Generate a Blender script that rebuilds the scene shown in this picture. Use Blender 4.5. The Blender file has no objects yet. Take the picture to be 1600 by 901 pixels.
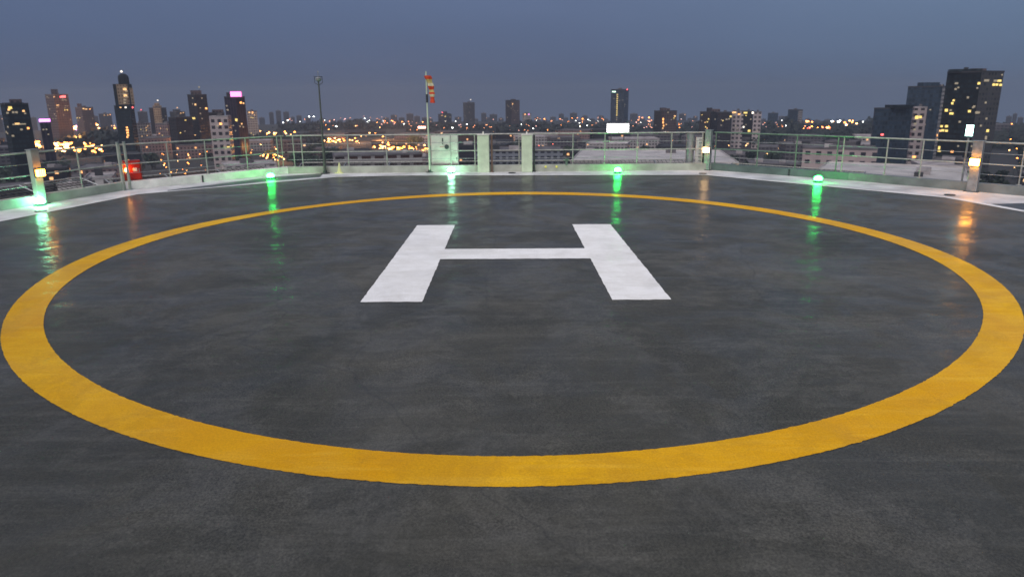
import bpy, math, random
from mathutils import Vector, Matrix
R = math.radians
random.seed(11)
S = bpy.context.scene
COL = S.collection

# ---------------------------------------------------------------- camera
F, PITCH, ROLL, CX, CY, H = 1034.7, 0.23827, -0.00813, 800.0, 400.0, 2.4
_c, _s = math.cos(PITCH), math.sin(PITCH)
_r, _u, FW = Vector((1, 0, 0)), Vector((0, _s, _c)), Vector((0, _c, -_s))
RT = math.cos(ROLL) * _r + math.sin(ROLL) * _u
UP = -math.sin(ROLL) * _r + math.cos(ROLL) * _u
cam_d = bpy.data.cameras.new('camera')
cam = bpy.data.objects.new('camera', cam_d)
COL.objects.link(cam)
cam_d.sensor_width = 36
cam_d.lens = F / 1600 * 36
cam_d.shift_y = -(450.0 - CY) / 1600
cam_d.clip_start = 0.1
cam_d.clip_end = 20000
m = Matrix((RT, UP, -FW)).transposed().to_4x4()
m.translation = (0, 0, H)
cam.matrix_world = m
cam_d.dof.use_dof = True
cam_d.dof.focus_distance = 7.5
cam_d.dof.aperture_fstop = 1.9
S.camera = cam

# ---------------------------------------------------------------- world, sun, exposure
SUN_EL, SUN_AZ = 3.0, 205.0            # the sun has gone down behind the viewer: only its broad afterglow is left
w = bpy.data.worlds.new('World')
S.world = w
w.use_nodes = True
nt = w.node_tree
nt.nodes.clear()
N = nt.nodes.new
L = nt.links.new
out = N('ShaderNodeOutputWorld')
bg = N('ShaderNodeBackground')
sky = N('ShaderNodeTexSky')
sky.sky_type = 'NISHITA'
sky.sun_disc = False
sky.sun_elevation = R(SUN_EL)
sky.sun_rotation = R(SUN_AZ)
sky.altitude = 60
sky.air_density = 1.0
sky.dust_density = 2.0
sky.ozone_density = 3.0
geo = N('ShaderNodeTexCoord')
sep = N('ShaderNodeSeparateXYZ')
L(geo.outputs['Generated'], sep.inputs[0])
ab = N('ShaderNodeMath'); ab.operation = 'ABSOLUTE'
L(sep.outputs['Z'], ab.inputs[0])
ad = N('ShaderNodeMath'); ad.operation = 'ADD'; ad.inputs[1].default_value = 0.02
L(ab.outputs[0], ad.inputs[0])
cmb = N('ShaderNodeCombineXYZ')
L(sep.outputs['X'], cmb.inputs[0]); L(sep.outputs['Y'], cmb.inputs[1]); L(ad.outputs[0], cmb.inputs[2])
L(cmb.outputs[0], sky.inputs['Vector'])
hs = N('ShaderNodeHueSaturation'); hs.inputs['Saturation'].default_value = 0.35; hs.inputs['Value'].default_value = 1.0
L(sky.outputs[0], hs.inputs['Color'])
# a thin even veil of high cloud at dusk
mixv = N('ShaderNodeMix'); mixv.data_type = 'RGBA'; mixv.inputs[0].default_value = 0.75
L(hs.outputs[0], mixv.inputs[6])
mixv.inputs[7].default_value = (1.14, 1.68, 3.2, 1)
cl = N('ShaderNodeTexNoise'); cl.inputs['Scale'].default_value = 1.6; cl.inputs['Detail'].default_value = 4
mpc = N('ShaderNodeMapping'); mpc.inputs['Scale'].default_value = (1, 1, 3.5)
L(geo.outputs['Generated'], mpc.inputs[0]); L(mpc.outputs[0], cl.inputs['Vector'])
mr = N('ShaderNodeMapRange'); mr.inputs['From Min'].default_value = 0.3; mr.inputs['From Max'].default_value = 0.7
mr.inputs['To Min'].default_value = 0.93; mr.inputs['To Max'].default_value = 1.07
L(cl.outputs['Fac'], mr.inputs[0])
mul = N('ShaderNodeMix'); mul.data_type = 'RGBA'; mul.blend_type = 'MULTIPLY'; mul.inputs[0].default_value = 1
L(mixv.outputs[2], mul.inputs[6]); L(mr.outputs[0], mul.inputs[7])
# the sky darkens gently towards the horizon
gr = N('ShaderNodeMapRange'); gr.inputs['From Min'].default_value = 0.0; gr.inputs['From Max'].default_value = 0.16
gr.inputs['To Min'].default_value = 0.80; gr.inputs['To Max'].default_value = 1.0
L(ab.outputs[0], gr.inputs[0])
mul2 = N('ShaderNodeMix'); mul2.data_type = 'RGBA'; mul2.blend_type = 'MULTIPLY'; mul2.inputs[0].default_value = 1
L(mul.outputs[2], mul2.inputs[6]); L(gr.outputs[0], mul2.inputs[7])
# and is a little lighter and greener towards the east (right)
gx = N('ShaderNodeMapRange'); gx.inputs['From Min'].default_value = 0.1; gx.inputs['From Max'].default_value = 0.75
gx.inputs['To Min'].default_value = 0.0; gx.inputs['To Max'].default_value = 1.0
L(sep.outputs['X'], gx.inputs[0])
mul3 = N('ShaderNodeMix'); mul3.data_type = 'RGBA'; mul3.blend_type = 'MULTIPLY'
L(gx.outputs[0], mul3.inputs[0]); L(mul2.outputs[2], mul3.inputs[6]); mul3.inputs[7].default_value = (1.32, 1.42, 1.30, 1)
L(mul3.outputs[2], bg.inputs[0])
bg.inputs[1].default_value = 0.1
L(bg.outputs[0], out.inputs[0])

sd = bpy.data.lights.new('afterglow', 'SUN')
sd.energy = 3.3
sd.angle = R(85)
sd.color = (1.0, 0.945, 0.89)
so = bpy.data.objects.new('afterglow', sd)
COL.objects.link(so)
_el = R(50)
_az = R(SUN_AZ)
dv = Vector((math.sin(_az) * math.cos(_el), math.cos(_az) * math.cos(_el), math.sin(_el)))
so.rotation_euler = dv.to_track_quat('Z', 'Y').to_euler()

S.view_settings.view_transform = 'Standard'
S.view_settings.look = 'None'
S.view_settings.exposure = 0.0
S.view_settings.gamma = 1
S.render.engine = 'CYCLES'
cy = S.cycles
cy.use_denoising = True
cy.max_bounces = 5
cy.diffuse_bounces = 2
cy.glossy_bounces = 3
cy.volume_bounces = 1
cy.sample_clamp_indirect = 4
cy.use_light_tree = True
cy.caustics_reflective = False
cy.caustics_refractive = False

# ---------------------------------------------------------------- helpers
def ray(x, y):
    return (RT * ((x - CX) / F) + UP * (-(y - CY) / F) + FW)
def ground(x, y, z=0.0):
    d = ray(x, y); t = (z - H) / d.z
    return Vector((d.x * t, d.y * t, z))
def at(x, y, D):
    d = ray(x, y); t = D / math.hypot(d.x, d.y)
    return Vector((d.x * t, d.y * t, H + d.z * t))
def proj(p):
    v = Vector(p) - Vector((0, 0, H)); z = v.dot(FW)
    return CX + F * v.dot(RT) / z, CY - F * v.dot(UP) / z
def on_seg(px, A, B, z):
    lo, hi = 0.0, 1.0
    f = lambda t: proj((A[0] + (B[0] - A[0]) * t, A[1] + (B[1] - A[1]) * t, z))[0] - px
    lo, hi = -0.4, 1.4
    for _ in range(40):
        m_ = (lo + hi) / 2
        if f(m_) < 0: lo = m_
        else: hi = m_
    return Vector((A[0] + (B[0] - A[0]) * lo, A[1] + (B[1] - A[1]) * lo, z))

def tag(o, label=None, cat=None, group=None, kind=None):
    if label: o['label'] = label
    if cat: o['category'] = cat
    if group: o['group'] = group
    if kind: o['kind'] = kind
    return o
def empty(name, loc, label, cat, group=None):
    o = bpy.data.objects.new(name, None)
    o.empty_display_size = 0.3
    o.location = loc
    COL.objects.link(o)
    return tag(o, label, cat, group)

class MB:
    def __init__(s):
        s.v = []; s.f = []; s.uv = []; s.mi = []
    def quad(s, a, b, c, d, uv=None, mi=0):
        i = len(s.v); s.v += [tuple(a), tuple(b), tuple(c), tuple(d)]
        s.f.append((i, i + 1, i + 2, i + 3)); s.uv.append(uv or [(0, 0), (1, 0), (1, 1), (0, 1)]); s.mi.append(mi)
        return s
    def poly(s, pts, mi=0):
        i = len(s.v); s.v += [tuple(p) for p in pts]
        s.f.append(tuple(range(i, i + len(pts)))); s.uv.append([(p[0], p[1]) for p in pts]); s.mi.append(mi)
        return s
    def prism(s, pts, z0, z1, mi=0, top=True, bottom=True, u0=0):
        """vertical walls over a counter-clockwise footprint; uv in metres"""
        n = len(pts); u = u0
        for k in range(n):
            a = pts[k]; b = pts[(k + 1) % n]
            l = math.hypot(b[0] - a[0], b[1] - a[1])
            s.quad((a[0], a[1], z0), (b[0], b[1], z0), (b[0], b[1], z1), (a[0], a[1], z1),
                   [(u, 0), (u + l, 0), (u + l, z1 - z0), (u, z1 - z0)], mi)
            u += math.ceil(l / 3.0) * 3.0
        if top: s.poly([(p[0], p[1], z1) for p in pts], mi)
        if bottom: s.poly([(p[0], p[1], z0) for p in reversed(pts)], mi)
        return s
    def box(s, c, size, rz=0, mi=0):
        hx, hy = size[0] / 2, size[1] / 2
        cs, sn = math.cos(rz), math.sin(rz)
        pts = [(c[0] + x * cs - y * sn, c[1] + x * sn + y * cs) for x, y in ((-hx, -hy), (hx, -hy), (hx, hy), (-hx, hy))]
        return s.prism(pts, c[2] - size[2] / 2, c[2] + size[2] / 2, mi)
    def tube(s, a, b, r0, r1=None, n=10, caps=True):
        a = Vector(a); b = Vector(b); r1 = r0 if r1 is None else r1
        d = (b - a).normalized()
        x = d.orthogonal().normalized(); y = d.cross(x)
        i = len(s.v)
        for p, r in ((a, r0), (b, r1)):
            for k in range(n):
                t = 2 * math.pi * k / n
                s.v.append(tuple(p + (x * math.cos(t) + y * math.sin(t)) * r))
        for k in range(n):
            k2 = (k + 1) % n
            s.f.append((i + k, i + k2, i + n + k2, i + n + k)); s.uv.append([(0, 0)] * 4); s.mi.append(0)
        if caps:
            s.f.append(tuple(i + n - 1 - k for k in range(n))); s.uv.append([(0, 0)] * n); s.mi.append(0)
            s.f.append(tuple(i + n + k for k in range(n))); s.uv.append([(0, 0)] * n); s.mi.append(0)
        return s
    def lathe(s, c, prof, n=16, axis=None):
        c = Vector(c); i = len(s.v)
        for (r, z) in prof:
            for k in range(n):
                t = 2 * math.pi * k / n
                s.v.append((c.x + r * math.cos(t), c.y + r * math.sin(t), c.z + z))
        for j in range(len(prof) - 1):
            for k in range(n):
                k2 = (k + 1) % n
                a = i + j * n
                s.f.append((a + k, a + k2, a + n + k2, a + n + k)); s.uv.append([(0, 0)] * 4); s.mi.append(0)
        s.f.append(tuple(i + n - 1 - k for k in range(n))); s.uv.append([(0, 0)] * n); s.mi.append(0)
        a = i + (len(prof) - 1) * n
        s.f.append(tuple(a + k for k in range(n))); s.uv.append([(0, 0)] * n); s.mi.append(0)
        return s
    def build(s, name, mat, parent=None, origin=None, smooth=False, bevel=0):
        me = bpy.data.meshes.new(name)
        o_ = Vector(origin) if origin is not None else (Vector(parent_loc(parent)) if parent else Vector((0, 0, 0)))
        me.from_pydata([tuple(Vector(v) - o_) for v in s.v], [], s.f)
        uvl = me.uv_layers.new(name='UVMap')
        flat = [c for f in s.uv for uv in f for c in uv]
        uvl.data.foreach_set('uv', flat)
        mats = mat if isinstance(mat, (list, tuple)) else [mat]
        for mm in mats: me.materials.append(mm)
        if len(mats) > 1:
            me.polygons.foreach_set('material_index', s.mi)
        if smooth:
            me.polygons.foreach_set('use_smooth', [True] * len(me.polygons))
        me.update()
        o = bpy.data.objects.new(name, me)
        COL.objects.link(o)
        if parent:
            o.parent = parent
            o.location = o_ - Vector(parent_loc(parent))
        else:
            o.location = o_
        if bevel:
            b = o.modifiers.new('bevel', 'BEVEL'); b.width = bevel; b.segments = 2; b.limit_method = 'ANGLE'
            wd = o.modifiers.new('weld', 'WELD'); wd.merge_threshold = 0.0005
            o.modifiers.move(1, 0)
        return o
def parent_loc(p):
    v = Vector((0, 0, 0))
    while p:
        v += Vector(p.location); p = p.parent
    return v

# ---------------------------------------------------------------- materials
def new_mat(name):
    mt = bpy.data.materials.new(name); mt.use_nodes = True
    return mt, mt.node_tree, mt.node_tree.nodes['Principled BSDF']
def plain(name, col, rough=0.6, metal=0.0, var=0.12, scale=3.0, bump=0.0, spec=0.5):
    mt, t, b = new_mat(name)
    b.inputs['Roughness'].default_value = rough
    b.inputs['Metallic'].default_value = metal
    b.inputs['Specular IOR Level'].default_value = spec
    tc = t.nodes.new('ShaderNodeTexCoord')
    n = t.nodes.new('ShaderNodeTexNoise'); n.inputs['Scale'].default_value = scale; n.inputs['Detail'].default_value = 6
    t.links.new(tc.outputs['Object'], n.inputs['Vector'])
    rp = t.nodes.new('ShaderNodeMix'); rp.data_type = 'RGBA'
    rp.inputs[6].default_value = tuple(max(0, c * (1 - var)) for c in col) + (1,)
    rp.inputs[7].default_value = tuple(min(1, c * (1 + var)) for c in col) + (1,)
    mrr = t.nodes.new('ShaderNodeMapRange'); mrr.inputs[1].default_value = 0.35; mrr.inputs[2].default_value = 0.65
    t.links.new(n.outputs['Fac'], mrr.inputs[0]); t.links.new(mrr.outputs[0], rp.inputs[0])
    t.links.new(rp.outputs[2], b.inputs['Base Color'])
    if bump:
        bp = t.nodes.new('ShaderNodeBump'); bp.inputs['Strength'].default_value = bump; bp.inputs['Distance'].default_value = 0.02
        t.links.new(n.outputs['Fac'], bp.inputs['Height']); t.links.new(bp.outputs[0], b.inputs['Normal'])
    return mt
def glow(name, col, strength, sample=True):
    mt, t, b = new_mat(name)
    b.inputs['Base Color'].default_value = (0.1, 0.1, 0.1, 1)
    b.inputs['Emission Color'].default_value = (*col, 1)
    b.inputs['Emission Strength'].default_value = strength
    if not sample: mt.cycles.emission_sampling = 'NONE'
    return mt
def facade(name, wall, glass, cw=3.0, ch=3.2, fw=0.6, fh=0.55, grough=0.25, lit=0.0, litcol=(1, 0.6, 0.25), lits=2.0, vstripe=False):
    mt, t, b = new_mat(name)
    nd = t.nodes.new; lk = t.links.new
    def M(op, a, c=None, v=None):
        n = nd('ShaderNodeMath'); n.operation = op
        if hasattr(a, 'links'): lk(a, n.inputs[0])
        else: n.inputs[0].default_value = a
        if c is not None:
            if hasattr(c, 'links'): lk(c, n.inputs[1])
            else: n.inputs[1].default_value = c
        return n.outputs[0]
    uv = nd('ShaderNodeUVMap'); sp = nd('ShaderNodeSeparateXYZ'); lk(uv.outputs[0], sp.inputs[0])
    u = M('DIVIDE', sp.outputs[0], cw); v = M('DIVIDE', sp.outputs[1], ch)
    fu = M('FRACT', u); fv = M('FRACT', v)
    a1 = (1 - fw) / 2; b1 = (1 - fh) * 0.6
    mk = M('MULTIPLY', M('GREATER_THAN', fu, a1), M('LESS_THAN', fu, 1 - a1))
    if not vstripe:
        mk = M('MULTIPLY', mk, M('MULTIPLY', M('GREATER_THAN', fv, b1), M('LESS_THAN', fv, b1 + fh)))
    gm = nd('ShaderNodeNewGeometry'); sn = nd('ShaderNodeSeparateXYZ'); lk(gm.outputs['True Normal'], sn.inputs[0])
    mk = M('MULTIPLY', mk, M('LESS_THAN', M('ABSOLUTE', sn.outputs[2]), 0.5))
    cb = nd('ShaderNodeCombineXYZ'); lk(M('FLOOR', u), cb.inputs[0]); lk(M('FLOOR', v), cb.inputs[1])
    oi = nd('ShaderNodeObjectInfo'); lk(oi.outputs['Random'], cb.inputs[2])
    wn = nd('ShaderNodeTexWhiteNoise'); wn.noise_dimensions = '3D'; lk(cb.outputs[0], wn.inputs[0])
    g = nd('ShaderNodeMix'); g.data_type = 'RGBA'; lk(wn.outputs[0], g.inputs[0])
    g.inputs[6].default_value = tuple(c * 0.5 for c in glass) + (1,)
    g.inputs[7].default_value = tuple(c * 1.6 for c in glass) + (1,)
    # weathering of the wall
    ns = nd('ShaderNodeTexNoise'); ns.inputs['Scale'].default_value = 0.12; ns.inputs['Detail'].default_value = 5
    tc = nd('ShaderNodeTexCoord'); lk(tc.outputs['Object'], ns.inputs['Vector'])
    wl = nd('ShaderNodeMix'); wl.data_type = 'RGBA'; lk(ns.outputs['Fac'], wl.inputs[0])
    wl.inputs[6].default_value = tuple(c * 0.7 for c in wall) + (1,)
    wl.inputs[7].default_value = tuple(min(1, c * 1.3) for c in wall) + (1,)
    mx = nd('ShaderNodeMix'); mx.data_type = 'RGBA'; lk(mk, mx.inputs[0]); lk(wl.outputs[2], mx.inputs[6]); lk(g.outputs[2], mx.inputs[7])
    lk(mx.outputs[2], b.inputs['Base Color'])
    rg = nd('ShaderNodeMapRange'); lk(mk, rg.inputs[0]); rg.inputs[3].default_value = 0.8; rg.inputs[4].default_value = grough
    lk(rg.outputs[0], b.inputs['Roughness']); b.inputs['Specular IOR Level'].default_value = 0.12
    if lit > 0:
        sc_ = nd('ShaderNodeSeparateColor'); lk(wn.outputs['Color'], sc_.inputs[0])
        em = M('MULTIPLY', M('MULTIPLY', M('GREATER_THAN', sc_.outputs[1], 1 - lit), mk), lits)
        b.inputs['Emission Color'].default_value = (*litcol, 1)
        lk(em, b.inputs['Emission Strength'])
        mt.cycles.emission_sampling = 'NONE'
    return mt

def deck_paint(name, kind):
    """kind: asphalt / white / yellow -- a damp coated deck: fine aggregate, smeared film of water"""
    mt, t, b = new_mat(name)
    nd = t.nodes.new; lk = t.links.new
    tc = nd('ShaderNodeTexCoord')
    def noise(scale, detail=6, rough=0.6, dist=0.0, sc=(1, 1, 1)):
        mp = nd('ShaderNodeMapping'); mp.inputs['Scale'].default_value = sc; lk(tc.outputs['Object'], mp.inputs[0])
        n = nd('ShaderNodeTexNoise'); n.inputs['Scale'].default_value = scale; n.inputs['Detail'].default_value = detail
        n.inputs['Roughness'].default_value = rough; n.inputs['Distortion'].default_value = dist
        lk(mp.outputs[0], n.inputs['Vector']); return n.outputs['Fac']
    def mr_(x, a, b_, c, d):
        n = nd('ShaderNodeMapRange'); lk(x, n.inputs[0])
        for i, v in enumerate((a, b_, c, d)): n.inputs[i + 1].default_value = v
        return n.outputs[0]
    def mix(fac, a, c, bt='MIX'):
        n = nd('ShaderNodeMix'); n.data_type = 'RGBA'; n.blend_type = bt
        if hasattr(fac, 'links'): lk(fac, n.inputs[0])
        else: n.inputs[0].default_value = fac
        for i, x in ((6, a), (7, c)):
            if hasattr(x, 'links'): lk(x, n.inputs[i])
            else: n.inputs[i].default_value = (*x, 1)
        return n.outputs[2]
    def mix_f(x, k):
        n = nd('ShaderNodeMath'); n.operation = 'MULTIPLY'; lk(x, n.inputs[0]); n.inputs[1].default_value = k
        return n.outputs[0]
    big = noise(0.35, 6, 0.62, 0.8)
    med = noise(2.2, 8, 0.7, 0.6)
    grain = noise(62, 4, 0.85)
    speck = noise(28, 4, 0.75)
    # hairline cracks, trowel drags, pits and stains that sit in the coating itself
    vo = nd('ShaderNodeTexVoronoi'); vo.feature = 'DISTANCE_TO_EDGE'; vo.inputs['Scale'].default_value = 0.33
    wv = nd('ShaderNodeMix'); wv.data_type = 'VECTOR'; wv.inputs[0].default_value = 0.30
    nv = nd('ShaderNodeTexNoise'); nv.inputs['Scale'].default_value = 1.3; nv.inputs['Detail'].default_value = 5; lk(tc.outputs['Object'], nv.inputs['Vector'])
    lk(tc.outputs['Object'], wv.inputs[4]); lk(nv.outputs['Color'], wv.inputs[5]); lk(wv.outputs[1], vo.inputs['Vector'])
    crack = mr_(vo.outputs['Distance'], 0.0, 0.0035, 1, 0)
    pits = mr_(noise(36, 5, 0.85), 0.30, 0.40, 1, 0)
    drag = noise(3.0, 6, 0.75, 0.3, (0.25, 2.2, 1))
    worn = mr_(noise(0.9, 9, 0.78, 0.4), 0.50, 0.56, 0, 1)
    if kind == 'asphalt':
        c = mix(mr_(big, 0.35, 0.68, 0, 1), (0.031, 0.031, 0.026), (0.066, 0.062, 0.051))
        c = mix(mr_(med, 0.40, 0.62, 0, 0.5), c, (0.031, 0.031, 0.028))
        c = mix(mr_(drag, 0.50, 0.68, 0, 0.35), c, (0.095, 0.092, 0.082))
        c = mix(mix_f(worn, 0.16), c, (0.135, 0.13, 0.12))
        c = mix(mr_(speck, 0.57, 0.72, 0, 0.22), c, (0.15, 0.146, 0.135))
        c = mix(mix_f(pits, 0.55), c, (0.018, 0.018, 0.018))
        c = mix(mix_f(crack, 0.35), c, (0.02, 0.02, 0.02))
    elif kind == 'white':
        c = mix(mr_(med, 0.42, 0.66, 0, 0.55), (0.66, 0.655, 0.67), (0.50, 0.49, 0.48))
        c = mix(mr_(drag, 0.50, 0.66, 0, 0.35), c, (0.44, 0.43, 0.41))
        c = mix(mr_(speck, 0.58, 0.70, 0, 0.30), c, (0.45, 0.44, 0.42))
        c = mix(mix_f(pits, 0.30), c, (0.30, 0.29, 0.28))
        c = mix(mix_f(worn, 0.16), c, (0.44, 0.42, 0.40))
        c = mix(mr_(noise(5.5, 9, 0.8, 0.6), 0.60, 0.72, 0, 0.45), c, (0.30, 0.29, 0.28))
    else:
        c = mix(mr_(big, 0.38, 0.62, 0, 1), (0.53, 0.262, 0.0010), (0.61, 0.345, 0.004))
        c = mix(mr_(med, 0.42, 0.66, 0, 0.55), c, (0.47, 0.235, 0.004))
        c = mix(mr_(drag, 0.50, 0.66, 0, 0.35), c, (0.68, 0.42, 0.04))
        c = mix(mix_f(worn, 0.32), c, (0.38, 0.20, 0.008))
        c = mix(mr_(noise(5.5, 9, 0.8, 0.6), 0.60, 0.72, 0, 0.55), c, (0.22, 0.125, 0.012))
        c = mix(mr_(speck, 0.58, 0.70, 0, 0.30), c, (0.34, 0.18, 0.01))
        c = mix(mix_f(pits, 0.35), c, (0.16, 0.09, 0.01))
        c = c
    gm = mix(mr_(noise(0.7, 5, 0.7), 0.42, 0.6, 0.45, 1.0), (1.0, 1.0, 1.0), mr_(grain, 0.40, 0.60, 0.55, 1.45)) if kind == 'asphalt' else mr_(grain, 0.40, 0.60, 0.88, 1.10)
    c = mix(1.0, c, gm, 'MULTIPLY')
    lk(c, b.inputs['Base Color'])
    b.inputs['Roughness'].default_value = 0.62
    b.inputs['Diffuse Roughness'].default_value = 1.0
    b.inputs['Specular IOR Level'].default_value = 0.35 if kind == 'asphalt' else 0.2
    wet = noise(0.8, 7, 0.65, 1.2, (1, 1, 1))
    lk(mr_(wet, 0.44, 0.58, 0.12, 0.48) if kind == 'asphalt' else mr_(wet, 0.44, 0.58, 0.05, 0.30), b.inputs['Coat Weight'])
    b.inputs['Coat Roughness'].default_value = 0.14
    b.inputs['Coat IOR'].default_value = 1.33
    # bumps: aggregate under the film, slow ripple of the trowelled film
    n1 = nd('ShaderNodeBump'); n1.inputs['Strength'].default_value = 0.7; n1.inputs['Distance'].default_value = 0.004
    lk(grain, n1.inputs['Height'])
    n2 = nd('ShaderNodeBump'); n2.inputs['Strength'].default_value = 0.5; n2.inputs['Distance'].default_value = 0.012
    lk(med, n2.inputs['Height']); lk(n1.outputs[0], n2.inputs['Normal'])
    lk(n2.outputs[0], b.inputs['Normal'])
    rip = noise(3.4, 6, 0.68, 0.8, (0.6, 1.0, 1))
    n3 = nd('ShaderNodeBump'); n3.inputs['Strength'].default_value = 0.36; n3.inputs['Distance'].default_value = 0.03
    lk(rip, n3.inputs['Height']); lk(n3.outputs[0], b.inputs['Coat Normal'])
    return mt

M_ASPH = deck_paint('deck_asphalt', 'asphalt')
M_WHITE = deck_paint('deck_white_paint', 'white')
M_YEL = deck_paint('deck_yellow_paint', 'yellow')
M_APRON = plain('apron_paint', (0.55, 0.54, 0.55), 0.45, var=0.25, scale=1.4, bump=0.2)
M_GUTTER = plain('gutter_dark', (0.055, 0.057, 0.06), 0.35, var=0.3, scale=2)
M_PARAP = plain('parapet_concrete', (0.34, 0.345, 0.30), 0.6, var=0.22, scale=2.2, bump=0.3)
M_PARAPG = plain('parapet_green_paint', (0.085, 0.115, 0.112), 0.5, var=0.25, scale=2.2, bump=0.3)
M_PARAPB = plain('parapet_grey_paint', (0.15, 0.165, 0.165), 0.5, var=0.25, scale=2.2, bump=0.3)
M_PARAPW = plain('parapet_white_paint', (0.80, 0.74, 0.70), 0.55, var=0.2, scale=2.2, bump=0.3)
M_RAIL = plain('rail_galvanised', (0.34, 0.34, 0.31), 0.45, metal=0.1, var=0.2, scale=9)
M_RAILG = plain('rail_green_paint', (0.13, 0.20, 0.15), 0.42, metal=0.2, var=0.2, scale=9)
M_STEEL = plain('grey_steel', (0.30, 0.31, 0.32), 0.4, metal=0.5, var=0.2, scale=8)
M_DARK = plain('dark_steel', (0.05, 0.055, 0.06), 0.5, metal=0.4, var=0.2, scale=8)
M_NET = plain('net_wire', (0.05, 0.052, 0.05), 0.5, metal=0.4)
M_CAB = plain('cabinet_enamel', (0.62, 0.60, 0.54), 0.4, var=0.12, scale=4, bump=0.1)
M_PILLAR = plain('pillar_plaster', (0.52, 0.60, 0.44), 0.6, var=0.10, scale=5, bump=0.2)
M_RED = plain('red_enamel', (0.40, 0.022, 0.012), 0.35, var=0.12, scale=5)
M_SOCKR = plain('sock_red', (0.50, 0.05, 0.015), 0.8, var=0.15, scale=12)
M_SOCKW = plain('sock_white', (0.50, 0.47, 0.30), 0.8, var=0.15, scale=12)
M_SOCKY = plain('sock_faded', (0.42, 0.34, 0.12), 0.8, var=0.15, scale=12)
M_CONE = plain('cone_pale', (0.60, 0.60, 0.30), 0.6)

G_GREEN = glow('green_lens', (0.02, 1.0, 0.10), 105)
G_MINT = glow('mint_lens', (0.50, 1.0, 0.68), 70)
G_AMBER = glow('amber_lens', (1.0, 0.36, 0.03), 80)
G_WARM = glow('warm_lens', (1.0, 0.58, 0.26), 18)
G_FLOOD = glow('flood_lens', (0.55, 1.0, 0.90), 8)

# ================================================================ the helideck
LINE = [(-11.06, 10.18), (-9.7, 17.04), (-5.41, 20.51), (-3.46, 20.74), (5.91, 20.29), (10.22, 15.38), (11.25, 9.5), (9.5, -3), (5, -8), (-5, -8), (-9.5, -3)]
LINE = LINE[::-1]     # counter-clockwise from above
PAR = [(-12.19, 11.56), (-11.36, 14.55), (-10.42, 17.85), (-7.21, 21.45), (6.46, 21.5), (9.49, 18.63), (12.14, 15.42), (13.23, 9.99), (11.5, -4.5), (6, -10), (-6, -10), (-11.5, -4.5)]
PAR = PAR[::-1]
def inset(poly, d):
    """offset a counter-clockwise polygon inwards by d"""
    n = len(poly); o = []
    for k in range(n):
        p0 = Vector(poly[k - 1]); p1 = Vector(poly[k]); p2 = Vector(poly[(k + 1) % n])
        e1 = (p1 - p0).normalized(); e2 = (p2 - p1).normalized()
        n1 = Vector((-e1.y, e1.x)); n2 = Vector((-e2.y, e2.x))
        bis = (n1 + n2).normalized()
        o.append(p1 + bis * (d / max(0.3, bis.dot(n1))))
    return o

# structural slab and the building below it
mb = MB(); mb.prism([(p[0], p[1]) for p in inset(PAR, -0.35)], -0.6, -0.02)
tag(mb.build('deck_slab', M_PARAP), kind='structure')
mb = MB(); mb.prism([(-11, -9), (11, -9), (11.2, 12), (6, 20), (-6.5, 20), (-11, 12)], -59.9, -0.6)
tw = mb.build('hospital_block', facade('hospital_wall', (0.4, 0.38, 0.36), (0.04, 0.05, 0.06)), origin=(0, 5, -59.9))
tag(tw, 'building whose roof carries the helideck', 'building')
# apron (pale paint) and gutter
mb = MB(); mb.poly([(p[0], p[1], 0.0) for p in PAR])
tag(mb.build('apron', M_APRON), kind='structure')
# dark surfacing inside the edge line
mb = MB(); mb.poly([(p[0], p[1], 0.004) for p in LINE])
tag(mb.build('landing_deck', M_ASPH), kind='structure')

# gutter: the dark strip along the back left side
mb = MB()
g0, g1, g2 = ground(262, 297), ground(430, 276), ground(505, 270.5)
h0, h1, h2 = ground(262, 299.5), ground(420, 282.4), ground(500, 276.3)
mb.poly([(p.x, p.y, 0.005) for p in (h0, h1, h2, g2, g1, g0)])
tag(mb.build('gutter', M_GUTTER), kind='structure')
mb = MB()
mb.poly([(p.x, p.y, 0.005) for p in (ground(1550, 318.5), ground(1640, 335), ground(1640, 318), ground(1600, 317.2))])
tag(mb.build('gutter', M_GUTTER), kind='structure')

# perimeter white line (thin painted strip with slightly ragged edges)
mb = MB()
A = inset(LINE, 0.0); B = inset(LINE, 0.11)
n = len(LINE)
for k in range(n):
    k2 = (k + 1) % n
    a, b, c, d = A[k], A[k2], B[k2], B[k]
    steps = max(2, int((b - a).length / 0.25))
    for j in range(steps):
        t0, t1 = j / steps, (j + 1) / steps
        r = lambda t, e: random.Random(int(t * 1000) + k * 77 + e).uniform(-0.006, 0.006)
        p = [a.lerp(b, t0), a.lerp(b, t1), d.lerp(c, t1), d.lerp(c, t0)]
        mb.quad(*[(q.x + r(tt, e), q.y + r(tt, e + 9), 0.008) for q, tt, e in zip(p, (t0, t1, t1, t0), (1, 1, 3, 3))])
tag(mb.build('edge_line', M_WHITE), 'thin white painted line round the edge of the dark landing deck', 'deck marking')

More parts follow.
